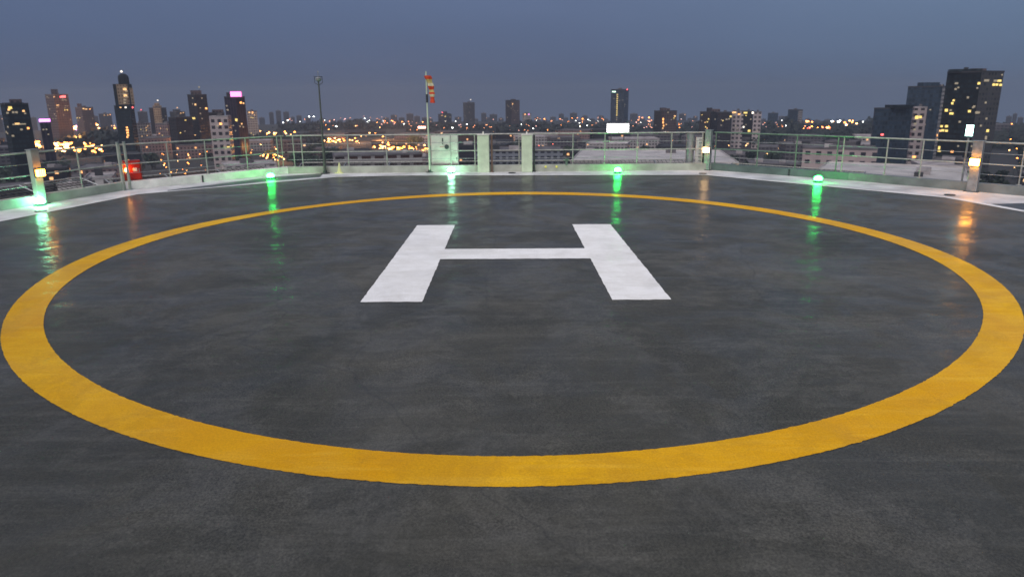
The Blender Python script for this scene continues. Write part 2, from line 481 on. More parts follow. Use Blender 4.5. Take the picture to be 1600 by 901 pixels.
# yellow circle, a little out of round as it was set out by hand
CC = (0.0017, 10.3617)
FO = [6.5631, 0.0038, -0.0766, 0.0554, 0.0124, -0.0127, 0.0189, 0.0407, -0.0154, 0.0005, -0.0045, 0.0008, -0.0108]
FI = [6.1751, 0.0023, -0.105, 0.0542, -0.0045, -0.0032, 0.0308, 0.0185, -0.0084, 0.0059, -0.0119, 0.0011, -0.002]
def fr(c, a):
    return c[0] + sum(c[2 * k - 1] * math.cos(k * a) + c[2 * k] * math.sin(k * a) for k in range(1, 7))
mb = MB(); K = 1440
rr = random.Random(4)
jo = [rr.gauss(0, 0.0022) for _ in range(K)]; ji = [rr.gauss(0, 0.0022) for _ in range(K)]
ring = []
for k in range(K):
    a = 2 * math.pi * k / K
    ro, ri = fr(FO, a) + jo[k], fr(FI, a) + ji[k]
    ring.append(((CC[0] + ri * math.cos(a), CC[1] + ri * math.sin(a), 0.0080), (CC[0] + ro * math.cos(a), CC[1] + ro * math.sin(a), 0.0080)))
for k in range(K):
    i0, o0 = ring[k]; i1, o1 = ring[(k + 1) % K]
    mb.quad(i0, o0, o1, i1)
tag(mb.build('circle_marking', M_YEL, origin=(CC[0], CC[1], 0.0080)), 'large yellow circle painted on the dark landing deck', 'deck marking')

# the letter H, one painted patch
mb = MB()
def strip(p0, p1, p2, p3, nx=4, ny=40, z=0.0080, sd_=1):
    p0, p1, p2, p3 = map(Vector, (p0, p1, p2, p3)); rr = random.Random(sd_)
    g = {}
    for i in range(nx + 1):
        for j in range(ny + 1):
            q = p0.lerp(p1, i / nx).lerp(p3.lerp(p2, i / nx), j / ny)
            e = 0.0025 if i in (0, nx) or j in (0, ny) else 0
            g[i, j] = (q.x + rr.gauss(0, e) if e else q.x, q.y + (rr.gauss(0, e) if e else 0), z)
    for i in range(nx):
        for j in range(ny):
            mb.quad(g[i, j], g[i + 1, j], g[i + 1, j + 1], g[i, j + 1])
def gxy(x, y):
    v = ground(x, y); return (v.x, v.y)
HO = [(563, 472), (659.5, 471.6), (688.1, 404.9), (922.2, 403.8), (956.6, 468.6), (1048.7, 468), (953.7, 350.3), (894, 350.5), (913.8, 387.9), (694.9, 389.1), (711, 351.6), (652, 352)]
rr = random.Random(6); ol = []
for k in range(len(HO)):
    p0, p1 = Vector(gxy(*HO[k])), Vector(gxy(*HO[(k + 1) % len(HO)]))
    st = max(2, int((p1 - p0).length / 0.06))
    for q in range(st):
        v = p0.lerp(p1, q / st); e = 0.0035 if q else 0
        ol.append((v.x + rr.gauss(0, e) if e else v.x, v.y + rr.gauss(0, e) if e else v.y, 0.0080))
mb.poly(ol)
hm = mb.build('letter_marking', M_WHITE, origin=(0.05, 10.03, 0.0080))
tag(hm, 'white letter H painted in the middle of the yellow circle', 'deck marking')

# parapet kerb, one length per side
SEGS = [(PAR[k], PAR[(k + 1) % len(PAR)]) for k in range(len(PAR))]
PTOP = 0.215
def kerb_mat(k, mid):
    if mid[1] < 9: return M_PARAP
    if mid[0] < -7.5 and mid[1] > 17.9: return M_PARAPW
    if mid[0] > 10: return M_PARAPB
    if mid[0] > 7: return M_PARAPG
    return M_PARAP
inn = PAR; outp = inset(PAR, -0.22)
klab = {}
for k in range(len(PAR)):
    k2 = (k + 1) % len(PAR)
    mid = ((PAR[k][0] + PAR[k2][0]) / 2, (PAR[k][1] + PAR[k2][1]) / 2)
    mb = MB()
    a, b, c, d = inn[k], inn[k2], outp[k2], outp[k]
    mb.prism([(d[0], d[1]), (c[0], c[1]), (b[0], b[1]), (a[0], a[1])][::-1], -0.015, PTOP)
    # coping lip
    kb = mb.build('parapet_kerb', kerb_mat(k, mid), origin=(mid[0], mid[1], 0))
    if mid[1] < 9: lab = 'low kerb round the near side of the deck behind the viewer'
    elif abs(mid[0]) < 2 and mid[1] > 20: lab = 'long pale low kerb along the far side of the deck'
    elif mid[0] < -7 and mid[1] > 19: lab = 'bright white low kerb running from the red box to the far side'
    elif mid[0] < -9 and mid[1] > 15: lab = 'short pale kerb between the left amber lamp and the red box'
    elif mid[0] < -9: lab = 'pale low kerb leaving the photo at its left edge'
    elif mid[0] > 7 and mid[1] > 19: lab = 'green low kerb on the right, the length next to the far corner'
    elif mid[0] > 10 and mid[1] > 16: lab = 'dull green low kerb under the right amber lamp'
    else: lab = 'low kerb at the right edge of the deck'
    tag(kb, lab, 'kerb', 'low kerbs under the railing')

def sect(x0, x1):
    """the parapet side (A,B) left to right whose screen range holds the pixel"""
def seg_of(px):
    best = None
    for a, b in (((PAR[-1 - i]), (PAR[-2 - i])) for i in range(0, len(PAR) - 1)):
        if min(a[1], b[1]) < 9: continue
        xa = proj((a[0], a[1], 0.7))[0]; xb = proj((b[0], b[1], 0.7))[0]
        if min(xa, xb) <= px <= max(xa, xb): best = (a, b)
        if best: break
    return best
VIS = [PAR[::-1][i] for i in range(0, 8)]          # left to right: first eight parapet corners
# railings
FENCES = [
    ('low tube railing at the left edge of the photo, lit by the left amber lamp', 0, [-60, 52], 'grey'),
    ('tube railing between the left amber lamp and the red box', 1, [56, 124, 190], 'grey'),
    ('tube railing behind the red box and along the bright white kerb', 2, [199, 263, 322, 385, 434], 'grey'),
    ('long tube railing across the far side of the deck', 3, [441, 459, 472, 544, 604, 672, 704, 742, 769, 811, 834, 895, 945, 996, 1049, 1097], 'green'),
    ('green tube railing right of the far corner', 4, [1118, 1184, 1244, 1308], 'dgreen'),
    ('tube railing leading to the right amber lamp', 5, [1317, 1385, 1440, 1520], 'green'),
    ('tube railing leaving the photo at its right edge', 6, [1534, 1597, 1668], 'grey'),
]
def seg_unit(A, B):
    d = Vector((B[0] - A[0], B[1] - A[1])); return d.normalized()
for lab, si, posts, colr in FENCES:
    A, B = VIS[si], VIS[si + 1]
    u = seg_unit(A, B); nrm = Vector((-u.y, u.x))       # outward (left of the walking direction)
    off = 0.11
    A2 = (A[0] + nrm.x * off, A[1] + nrm.y * off); B2 = (B[0] + nrm.x * off, B[1] + nrm.y * off)
    mid = ((A2[0] + B2[0]) / 2, (A2[1] + B2[1]) / 2, PTOP)
    root = empty('railing', mid, lab, 'railing', 'tube railings round the deck')
    rm = {'grey': M_RAIL, 'green': M_RAIL, 'dgreen': M_RAILG}[colr]
    z1 = 1.2
    mb = MB(); mb.tube((*A2, z1), (*B2, z1), 0.022); mb.build('top_rail', rm, root, smooth=False)
    mb = MB(); mb.tube((*A2, 0.68), (*B2, 0.68), 0.016); mb.build('middle_rail', rm, root)
    mb = MB(); mb.tube((*A2, 0.43), (*B2, 0.43), 0.007); mb.tube((*A2, 0.94), (*B2, 0.94), 0.007); mb.build('wire', M_STEEL, root)
    for px in posts:
        p = on_seg(px, A2, B2, 0.7)
        mb = MB(); mb.tube((p.x, p.y, PTOP - 0.01), (p.x, p.y, z1), 0.018)
        mb.tube((p.x, p.y, PTOP), (p.x, p.y, PTOP + 0.012), 0.06, n=12)
        mb.build('post', rm, root, origin=(p.x, p.y, PTOP))

# safety net frames cantilevered outside the railing
for si, lab, zo in ((0, 'dark mesh safety net outside the railing at the left edge', 0.34), (1, 'dark mesh safety net outside the railing left of the red box', 0.30),
                (2, 'dark mesh safety net below the railing behind the bright white kerb', 0.16), (3, 'dark mesh safety net along the far side below the railing', 0.20),
                (4, 'dark mesh safety net outside the green railing', 0.10), (5, 'dark mesh safety net under the right amber lamp', 0.02), (6, 'dark mesh safety net at the right edge', 0.02)):
    A, B = Vector(VIS[si]), Vector(VIS[si + 1])
    u = (B - A).normalized(); nrm = Vector((-u.y, u.x)); ln = (B - A).length
    a0 = A + nrm * 0.26; b0 = B + nrm * 0.26; a1 = A + nrm * 1.55; b1 = B + nrm * 1.55
    P = lambda s_, t: (lambda q: (q.x, q.y, -0.12 + (zo + 0.12) * t))((a0.lerp(b0, s_)).lerp(a1.lerp(b1, s_), t))
    root = empty('safety_net', (A.x + nrm.x * 0.25, A.y + nrm.y * 0.25, -0.12), lab, 'safety net', 'safety nets outside the railing')
    mb = MB(); mb.tube(P(0, 1), P(1, 1), 0.02, n=6); mb.tube(P(0, 0), P(1, 0), 0.02, n=6); mb.build('frame', M_RAIL, root)
    na = max(2, int(ln / 1.5))
    for k in range(na + 1):
        mb = MB(); mb.tube(P(k / na, 0), P(k / na, 1), 0.02, n=6); mb.build('arm', M_STEEL, root)
    mb = MB(); nw = int(ln / 0.14)
    for k in range(1, nw): mb.tube(P(k / nw, 0), P(k / nw, 1), 0.009, n=3, caps=False)
    for k in range(1, 9): mb.tube(P(0, k / 9), P(1, k / 9), 0.009, n=3, caps=False)
    mb.build('mesh', M_NET, root)

# deck edge lights
def edge_light(p, lens, lab, s=1.35):
    root = empty('edge_light', p, lab, 'deck light', 'round edge lights on the deck')
    x, y, z = p
    mb = MB(); mb.lathe(p, [(0.10 * s, 0.0), (0.10 * s, 0.015), (0.075 * s, 0.022), (0.06 * s, 0.05), (0.07 * s, 0.065)], 20); mb.build('base', M_DARK, root, smooth=False)
    mb = MB(); mb.lathe(p, [(0.066 * s, 0.065), (0.078 * s, 0.09), (0.075 * s, 0.13), (0.05 * s, 0.165), (0.012 * s, 0.18)], 20); mb.build('lens', lens, root, smooth=True)
    mb = MB()
    for a in range(3):
        t = a * math.pi / 3
        pts = [(math.cos(t) * r_ * s, math.sin(t) * r_ * s, zz) for r_, zz in ((0.088, 0.05), (0.092, 0.13), (0.055, 0.19), (0, 0.205), (-0.055, 0.19), (-0.092, 0.13), (-0.088, 0.05))]
        for q0, q1 in zip(pts, pts[1:]): mb.tube((x + q0[0], y + q0[1], z + q0[2]), (x + q1[0], y + q1[1], z + q1[2]), 0.0035, n=5)
    mb.build('wire_guard', M_STEEL, root)
    return root
def gp(x, y, z=0.0):
    v = ground(x, y, z); return (v.x, v.y, z)
edge_light(gp(63, 321), glow('mint_lens_left', (0.22, 1.0, 0.50), 110), 'round mint green light on the deck at the foot of the left post')
edge_light(gp(423, 279.5), G_GREEN, 'round green light on the deck near the left end of the far railing')
edge_light(gp(705, 270.6), glow('mint_lens_centre', (0.34, 1.0, 0.56), 75), 'whitish green round light on the deck below the white cabinet')
edge_light(gp(965, 270.3), G_GREEN, 'round green light on the deck in front of the billboard')
edge_light(gp(1278, 284.5), G_GREEN, 'round green light on the deck in front of the dark green kerb')

# thick posts with amber box lamps
def lamp_post(px, si, w_, d_, top, lab, lamp_py, lens, lamp_lab, lean=0, mat=None, base_z=0.0, side=1):
    A, B = VIS[si], VIS[si + 1]
    u = seg_unit(A, B); nrm = Vector((-u.y, u.x))
    p = on_seg(px, A, B, 0.5)
    c = (p.x - nrm.x * 0.04, p.y - nrm.y * 0.04)
    rz = math.atan2(u.y, u.x)
    root = empty('square_post', (c[0], c[1], base_z), lab, 'post')
    mb = MB(); mb.box((c[0], c[1], (top + base_z) / 2), (w_, d_, top - base_z), rz); mb.build('shaft', mat or M_STEEL, root, bevel=0.01)
    mb = MB(); mb.box((c[0], c[1], top + 0.012), (w_ + 0.03, d_ + 0.03, 0.022), rz); mb.build('cap', M_STEEL, root, bevel=0.005)
    mb = MB(); mb.box((c[0], c[1], base_z + 0.008), (w_ + 0.10, d_ + 0.08, 0.016), rz); mb.build('foot_plate', M_DARK, root)
    # lamp hung on the inner face
    f = (c[0] - nrm.x * (d_ / 2 + 0.05), c[1] - nrm.y * (d_ / 2 + 0.05))
    D = math.hypot(*f); z = at(px, lamp_py, D).z
    lr = empty('box_lamp', (f[0], f[1], z), lamp_lab, 'lamp')
    mb = MB(); mb.box((f[0] + nrm.x * 0.03, f[1] + nrm.y * 0.03, z), (0.23, 0.035, 0.20), rz); mb.build('housing', M_DARK, lr, bevel=0.006)
    mb = MB(); mb.box((f[0] - nrm.x * 0.015, f[1] - nrm.y * 0.015, z), (0.19, 0.07, 0.16), rz); mb.build('lens', lens, lr, bevel=0.012)
    mb = MB()
    for s_ in (-0.05, 0, 0.05): mb.box((f[0] - nrm.x * 0.056 + u.x * s_, f[1] - nrm.y * 0.056 + u.y * s_, z), (0.005, 0.006, 0.18), rz)
    mb.build('guard', M_DARK, lr)
    return root
lamp_post(57, 1, 0.20, 0.14, 1.26, 'pale square post at the left carrying an amber lamp', 270, glow('amber_lens_left', (1.0, 0.36, 0.03), 30), 'amber box lamp on the pale post at the left edge', mat=plain('post_pale', (0.30, 0.29, 0.27), 0.5))
lamp_post(1107, 4, 0.20, 0.14, 1.26, 'grey square post standing in the far right corner of the railing', 234, G_WARM, 'warm white box lamp on the grey post in the far corner')
lamp_post(1524, 5, 0.22, 0.14, 1.22, 'brown grey square post at the right carrying an amber lamp', 253, G_AMBER, 'amber box lamp on the square post near the right edge', mat=M_STEEL)
A, B = VIS[2], VIS[3]
for px_, lab in ((189, 'left of the two slim posts lit orange beside the red cabinet'), (199.5, 'right of the two slim posts lit orange beside the red cabinet')):
    uu = seg_unit(VIS[1], VIS[2]) if px_ < 195 else seg_unit(A, B)
    p = on_seg(px_, VIS[1], VIS[2], 0.5) if px_ < 195 else on_seg(px_, A, B, 0.5)
    root = empty('slim_post', (p.x, p.y, 0), lab, 'post', 'slim posts beside the red cabinet')
    mb = MB(); mb.tube((p.x, p.y, 0.01), (p.x, p.y, 1.26), 0.034, n=12); mb.build('tube', M_RAIL, root)
    mb = MB(); mb.tube((p.x, p.y, 1.26), (p.x, p.y, 1.285), 0.042, n=12); mb.build('cap', M_STEEL, root)
    mb = MB(); mb.tube((p.x, p.y, 0.0), (p.x, p.y, 0.012), 0.08, n=12); mb.build('foot_plate', M_STEEL, root)

# second slim upright making the lit pair beside the red cabinet, and the red hose cabinet
A, B = VIS[2], VIS[3]; u = seg_unit(A, B); nrm = Vector((-u.y, u.x)); rz = math.atan2(u.y, u.x)
pc = on_seg(214, A, B, 0.4); c = (pc.x + nrm.x * 0.30, pc.y + nrm.y * 0.30)
D = math.hypot(*c); zt = at(214, 249.5, D).z; zb = at(214, 280, D).z
wd_ = (at(228, 265, D) - at(201, 265, D)).length
root = empty('hose_cabinet', (c[0], c[1], zb), 'red fire hose cabinet with a pale square label hanging outside the railing', 'hose cabinet')
rzc = rz - 0.28
ux, uy = math.cos(rzc), math.sin(rzc); nx_, ny_ = -uy, ux
mb = MB(); mb.box((c[0], c[1], (zt + zb) / 2), (wd_, 0.22, zt - zb), rzc); mb.build('body', M_RED, root, bevel=0.008)
mb = MB(); mb.box((c[0] - nx_ * 0.12, c[1] - ny_ * 0.12, (zt + zb) / 2), (wd_ * 0.9, 0.02, (zt - zb) * 0.9), rzc); mb.build('door', M_RED, root, bevel=0.006)
mb = MB(); mb.box((c[0] - nx_ * 0.133 + ux * 0.06, c[1] - ny_ * 0.133 + uy * 0.06, (zt + zb) / 2 + 0.02), (0.10, 0.006, 0.10), rzc); mb.build('label_plate', M_CAB, root)
mb = MB(); mb.box((c[0] - nx_ * 0.14 + ux * wd_ * 0.38, c[1] - ny_ * 0.14 + uy * wd_ * 0.38, (zt + zb) / 2), (0.02, 0.03, 0.09), rzc); mb.build('handle', M_STEEL, root)
# small amber lamp added in place of a reflection, lights the slim posts
lp = (c[0] - ux * wd_ * 0.36 - nx_ * 0.20, c[1] - uy * wd_ * 0.36 - ny_ * 0.20)
zl = at(207, 265, math.hypot(*lp)).z
lr = empty('added_lamp', (lp[0], lp[1], zl), 'small added orange lamp at the left side of the red cabinet', 'lamp')
mb = MB(); mb.lathe((lp[0], lp[1], zl - 0.05), [(0.045, 0), (0.05, 0.012)], 14); mb.build('base', M_DARK, lr)
mb = MB(); mb.lathe((lp[0], lp[1], zl - 0.038), [(0.03, 0), (0.038, 0.03), (0.028, 0.075), (0.006, 0.095)], 14); mb.build('lens', glow('added_lamp_lens', (1.0, 0.36, 0.05), 90), lr, smooth=True)
mb = MB(); mb.tube((lp[0], lp[1], zl - 0.045), (lp[0] + nx_ * 0.09, lp[1] + ny_ * 0.09, zl - 0.045), 0.01, n=6); mb.build('bracket', M_DARK, lr)

# floodlight on its own pole behind the right railing
A, B = VIS[5], VIS[6]; u = seg_unit(A, B); nrm = Vector((-u.y, u.x)); rz = math.atan2(u.y, u.x)
p = on_seg(1518, A, B, 0.6); c = (p.x + nrm.x * 0.42, p.y + nrm.y * 0.42); D = math.hypot(*c)
z0 = at(1517, 212, D).z; z1 = at(1517, 195, D).z; pp = at(1515, 203, D); wdt = (at(1521, 203, D) - at(1509.5, 203, D)).length
root = empty('floodlight', (pp.x, pp.y, -0.02), 'glowing white floodlight on a thin pole in front of the tallest right tower', 'floodlight')
tc_ = math.atan2(-pp.x, pp.y)   # faces the deck
fx, fy = math.sin(tc_), -math.cos(tc_)
mb = MB(); mb.tube((pp.x, pp.y, -0.3), (pp.x, pp.y, z0 - 0.02), 0.022); mb.build('pole', M_STEEL, root)
mb = MB(); mb.box((pp.x, pp.y, (z0 + z1) / 2), (wdt + 0.03, 0.07, z1 - z0 + 0.03), tc_); mb.build('housing', M_DARK, root, bevel=0.008)
mb = MB(); mb.box((pp.x + fx * 0.04, pp.y + fy * 0.04, (z0 + z1) / 2), (wdt, 0.012, z1 - z0), tc_); mb.build('lens', G_FLOOD, root)
mb = MB(); mb.box((pp.x, pp.y, z0 - 0.02), (0.05, 0.05, 0.05), tc_); mb.build('bracket', M_DARK, root)

# far side: cabinet, pillars, cable ladder, mast, windsock
A, B = VIS[3], VIS[4]; FU = seg_unit(A, B); FN = Vector((-FU.y, FU.x)); FRZ = math.atan2(FU.y, FU.x)
def far(px, off, z=0.6):
    a = (A[0] + FN.x * off, A[1] + FN.y * off); b = (B[0] + FN.x * off, B[1] + FN.y * off)
    v = on_seg(px, a, b, z); return (v.x, v.y)
c0, c1 = far(674, 0.34), far(716, 0.34); D = math.hypot(*c0)
zt, zb = at(695, 211.5, D).z, at(695, 256.5, D).z
cx, cy_ = (c0[0] + c1[0]) / 2, (c0[1] + c1[1]) / 2 + 0.1; cw_ = math.hypot(c1[0] - c0[0], c1[1] - c0[1])
root = empty('control_cabinet', (cx, cy_, zb), 'white electrical control cabinet behind the far railing beside the windsock pole', 'cabinet')
mb = MB(); mb.box((cx, cy_, (zt + zb) / 2), (cw_, 0.22, zt - zb), FRZ); mb.build('body', M_CAB, root, bevel=0.01)
def on_cab(name, fx0, fx1, fz0, fz1, mat, t=0.015, off=0.12):
    xm = (fx0 + fx1) / 2 - 0.5; mb = MB()
    mb.box((cx + FU.x * xm * cw_ - FN.x * off, cy_ + FU.y * xm * cw_ - FN.y * off, zb + (fz0 + fz1) / 2 * (zt - zb)), ((fx1 - fx0) * cw_, t, (fz1 - fz0) * (zt - zb)), FRZ)
    return mb.build(name, mat, root, bevel=0.004 if (fx1 - fx0) > 0.2 else 0)
d1 = on_cab('door', 0.03, 0.78, 0.53, 0.97, M_CAB)
d2 = on_cab('door', 0.03, 0.78, 0.03, 0.46, M_CAB)
on_cab('side_panel', 0.81, 0.98, 0.03, 0.97, M_CAB, off=0.118)
on_cab('handle', 0.415, 0.455, 0.80, 0.92, M_DARK, 0.03, 0.14)
on_cab('latch', 0.42, 0.45, 0.70, 0.75, M_DARK, 0.02, 0.135)
on_cab('latch', 0.92, 0.96, 0.18, 0.26, M_DARK, 0.02, 0.13)
on_cab('warning_plate', 0.32, 0.47, 0.60, 0.64, plain('pale_red_plate', (0.5, 0.3, 0.27), 0.5), 0.004, 0.130)
g = (cx + FU.x * 0.08 * cw_ - FN.x * 0.135, cy_ + FU.y * 0.08 * cw_ - FN.y * 0.135, zb + 0.62 * (zt - zb))
mb = MB(); mb.tube(g, (g[0] - FN.x * 0.02, g[1] - FN.y * 0.02, g[2]), 0.075, n=20); mb.build('gauge', M_DARK, root)
for s_ in (-0.42, 0.42):
    mb = MB(); mb.box((cx + FU.x * s_ * cw_, cy_ + FU.y * s_ * cw_, (zb - 0.02) / 2 - 0.1), (0.05, 0.05, zb + 0.2), FRZ); mb.build('leg', M_DARK, root)

for x0, x1, lab in ((746.5, 764.5, 'left of the two pale green square pillars in the far railing'), (815, 831.5, 'right of the two pale green square pillars in the far railing')):
    a, b = far(x0, 0.0), far(x1, 0.0); D = math.hypot(*a); xm, ym = (a[0] + b[0]) / 2, (a[1] + b[1]) / 2 + 0.0
    wp = math.hypot(b[0] - a[0], b[1] - a[1]); zt = at((x0 + x1) / 2, 210.3, D).z
    root = empty('pillar', (xm, ym, 0), lab, 'pillar', 'pale green pillars of the far railing')
    mb = MB(); mb.box((xm, ym, zt / 2), (wp, 0.3, zt), FRZ); mb.build('shaft', M_PILLAR, root, bevel=0.012)
    mb = MB(); mb.box((xm, ym, zt + 0.01), (wp + 0.03, 0.33, 0.02), FRZ); mb.build('cap', M_CAB, root)
    mb = MB(); mb.lathe((xm, ym, zt + 0.02), [(0.03, 0), (0.03, 0.05), (0.012, 0.09)], 10); mb.build('finial', M_CAB, root)

# conduit posts beside the pillars (dark uprights in the photo)
for px, lab in ((768.5, 'thin rusty upright pipe just right of the left pale green pillar'), (834.5, 'thin dark upright pipe just right of the right pale green pillar')):
    q = far(px, -0.06, 0.6); mb = MB(); mb.tube((q[0], q[1], 0.0), (q[0], q[1], 1.17), 0.028)
    mb.tube((q[0], q[1], 0.0), (q[0], q[1], 0.03), 0.06)
    o = mb.build('pipe', plain('rusty_pipe', (0.16, 0.10, 0.075), 0.6) if px < 800 else M_DARK, origin=(q[0], q[1], 0))
    tag(o, lab, 'pipe')

# cable ladder in the far right corner
c0 = far(1087.5, 0.45); c1 = far(1097, 0.45); D = math.hypot(*c0)
zt, zb = at(1092, 214, D).z, -0.55; xm, ym = (c0[0] + c1[0]) / 2, (c0[1] + c1[1]) / 2; wl = math.hypot(c1[0] - c0[0], c1[1] - c0[1])
root = empty('cable_ladder', (xm, ym, zb), 'bright silver vertical cable ladder behind the far right end of the railing', 'cable ladder')
M_SILV = plain('silver_sheet', (0.72, 0.72, 0.68), 0.4, var=0.1, scale=6)
mb = MB(); mb.box((xm, ym, (zt + zb) / 2), (wl, 0.02, zt - zb), FRZ); mb.build('back_tray', M_SILV, root)
for s_ in (-0.5, 0.5):
    mb = MB(); mb.box((xm + FU.x * wl * s_, ym + FU.y * wl * s_, (zt + zb) / 2), (0.02, 0.07, zt - zb), FRZ); mb.build('stringer', M_SILV, root)
for k in range(9):
    z = 0.15 + k * 0.115
    mb = MB(); mb.box((xm + 0.03, ym - 0.05, z), (wl * 0.6, 0.02, 0.022), FRZ); mb.build('rung', M_STEEL, root)
for px, lab in ((1078, 'thick grey riser pipe left of the silver cable ladder'), (1100, 'thin dark riser pipe right of the silver cable ladder')):
    q = far(px, 0.5); mb = MB(); r_ = 0.13 if px < 1090 else 0.06
    mb.lathe((q[0], q[1], -0.5), [(r_, 0), (r_, 1.65), (r_ * 1.12, 1.66), (r_ * 1.12, 1.70)], 18)
    tag(mb.build('riser_pipe', M_STEEL if px < 1090 else M_DARK, origin=(q[0], q[1], -0.5)), lab, 'pipe')

# lantern mast
q = far(508, -0.10, 0.1); D = math.hypot(*q); zt = at(498, 127, D).z
root = empty('lantern_mast', (q[0], q[1], 0), 'tall thin dark mast with a small unlit lantern head left of the windsock', 'mast')
mb = MB(); mb.tube((q[0], q[1], 0), (q[0], q[1], 1.15), 0.045, 0.040, n=12); mb.tube((q[0], q[1], 1.15), (q[0], q[1], zt), 0.027, 0.022, n=12); mb.build('pole', plain('mast_paint', (0.07, 0.075, 0.07), 0.5), root)
mb = MB(); mb.lathe((q[0], q[1], 0), [(0.14, 0), (0.14, 0.02), (0.07, 0.03), (0.06, 0.10)], 14); mb.build('foot', M_DARK, root)
mb = MB(); mb.lathe((q[0], q[1], zt), [(0.04, 0), (0.085, 0.03), (0.095, 0.10), (0.05, 0.13)], 14); mb.build('lantern', M_STEEL, root)
mb = MB(); mb.tube((q[0] - 0.13, q[1], zt + 0.14), (q[0] + 0.13, q[1], zt + 0.14), 0.011, n=6)
for s_ in (-0.12, 0.12): mb.tube((q[0] + s_, q[1], zt - 0.04), (q[0] + s_, q[1], zt + 0.16), 0.009, n=6); mb.tube((q[0] + s_, q[1], zt - 0.04), (q[0], q[1], zt - 0.12), 0.008, n=6)
mb.build('cage', M_DARK, root)
mb = MB(); mb.tube((q[0], q[1], zt + 0.13), (q[0], q[1], zt + 0.28), 0.01, n=6); mb.lathe((q[0], q[1], zt + 0.27), [(0.012, 0), (0.025, 0.02), (0.01, 0.045)], 8); mb.build('lightning_rod', M_STEEL, root)

# windsock
q = far(671, -0.02, 0.2); D = math.hypot(*q); zt = at(668, 114, D).z; zs = at(668, 119, D).z
root = empty('windsock', (q[0], q[1], 0), 'limp red and white striped windsock on a thin white pole', 'windsock')
mb = MB(); mb.tube((q[0], q[1], 0), (q[0], q[1], zt), 0.026, 0.018, n=10); mb.lathe((q[0], q[1], zt), [(0.012, 0), (0.02, 0.02), (0.004, 0.06)], 8); mb.build('pole', M_PILLAR, root)
mb = MB(); mb.lathe((q[0], q[1], 0), [(0.11, 0), (0.11, 0.02), (0.05, 0.03), (0.045, 0.09)], 12); mb.build('foot', M_DARK, root)
zq = at(668, 160, D).z; zq2 = at(668, 147, D).z
mb = MB(); mb.tube((q[0], q[1], zq), (q[0], q[1], zq2), 0.036, n=10); mb.build('counterweight', M_DARK, root)
# collar arm and hanging sleeve in seven bands
cx_, cyy = q[0] + 0.02, q[1] - 0.03
mb = MB(); mb.tube((q[0], q[1], zs + 0.03), (q[0] + 0.16, q[1] - 0.02, zs), 0.009, n=6); mb.build('swivel_arm', M_DARK, root)
top = Vector((q[0] + 0.045, q[1] - 0.03, zs + 0.02)); bot = at(676.5, 160.5, D - 0.1); bot = Vector(bot)
bands = [(0.0, 0.13, M_SOCKR), (0.13, 0.27, M_SOCKY), (0.27, 0.38, M_SOCKW), (0.38, 0.51, M_SOCKR), (0.51, 0.60, M_SOCKY), (0.60, 0.68, M_SOCKR), (0.68, 0.77, M_SOCKW), (0.77, 1.0, M_SOCKR)]
rs = random.Random(2)
def sock_c(t):
    base = top.lerp(bot, t); base.x += 0.035 * math.sin(t * math.pi); return base
def sock_r(t): return 0.098 - 0.035 * t + 0.012 * math.sin(t * 21)
for t0, t1, mt in bands:
    mb = MB(); nn = 18; st = 4
    for j in range(st):
        ta, tb = t0 + (t1 - t0) * j / st, t0 + (t1 - t0) * (j + 1) / st
        for k in range(nn):
            def P_(t, kk):
                a = 2 * math.pi * kk / nn; r_ = sock_r(t) * (1 + 0.16 * math.sin(3 * a + 5 * t)); c_ = sock_c(t)
                return (c_.x + r_ * math.cos(a), c_.y + r_ * 0.7 * math.sin(a), c_.z)
            mb.quad(P_(tb, k), P_(tb, k + 1), P_(ta, k + 1), P_(ta, k))
    mb.build('fabric_band', mt, root, smooth=False)

# small things along the far kerb
q = gp(531, 270); mb = MB(); mb.box((q[0], q[1], 0.012), (0.26, 0.26, 0.024)); mb.lathe((q[0], q[1], 0.024), [(0.085, 0), (0.05, 0.16), (0.018, 0.30), (0.014, 0.31)], 14)
tag(mb.build('small_cone', M_CONE, origin=q), 'small pale yellow cone standing by the far kerb right of the dark mast', 'cone')
M_DOT = plain('yellow_knob', (0.75, 0.70, 0.12), 0.4)
for px, lab in ((852.5, 'left of the two small yellow knobs on the far kerb'), (869.5, 'right of the two small yellow knobs on the far kerb')):
    q = far(px, -0.01, 0.15); D = math.hypot(*q); z = at(px, 260, D).z
    mb = MB(); mb.tube((q[0], q[1] + 0.01, z), (q[0], q[1] - 0.05, z), 0.02, 0.035, n=12); mb.tube((q[0], q[1] - 0.05, z), (q[0], q[1] - 0.065, z), 0.035, 0.02, n=12)
    tag(mb.build('kerb_knob', M_DOT, origin=(q[0], q[1], z)), lab, 'knob', 'yellow knobs on the far kerb')
for px, py, lab in ((1098, 271, 'dark flat drain lid on the edge line in the far right corner'), (1484, 304.6, 'dark flat drain lid on the white line before the right lamp'), (64, 329.5, 'dark flat drain lid beside the left mint light'), (800, 270, 'tiny dark drain lid on the white line below the right pillar')):
    q = gp(px, py); mb = MB(); mb.lathe((q[0], q[1], 0.006), [(0.12, 0), (0.12, 0.012), (0.10, 0.016)], 16); mb.build
    tag(mb.build('drain_lid', M_DARK, origin=q), lab, 'drain lid', 'drain lids along the deck edge')
q = far(885, 0.02, 0.15)
mb = MB(); mb.tube((q[0], q[1], 0.2), (q[0], q[1], 0.36), 0.035, n=10); mb.tube((q[0] - 0.1, q[1], 0.36), (q[0] + 0.08, q[1], 0.36), 0.028, n=10); mb.lathe((q[0], q[1], 0.38), [(0.05, 0), (0.05, 0.02)], 12)
tag(mb.build('valve', M_RAILG, origin=(q[0], q[1], 0.2)), 'small green valve standing on the far kerb right of the yellow knobs', 'valve')
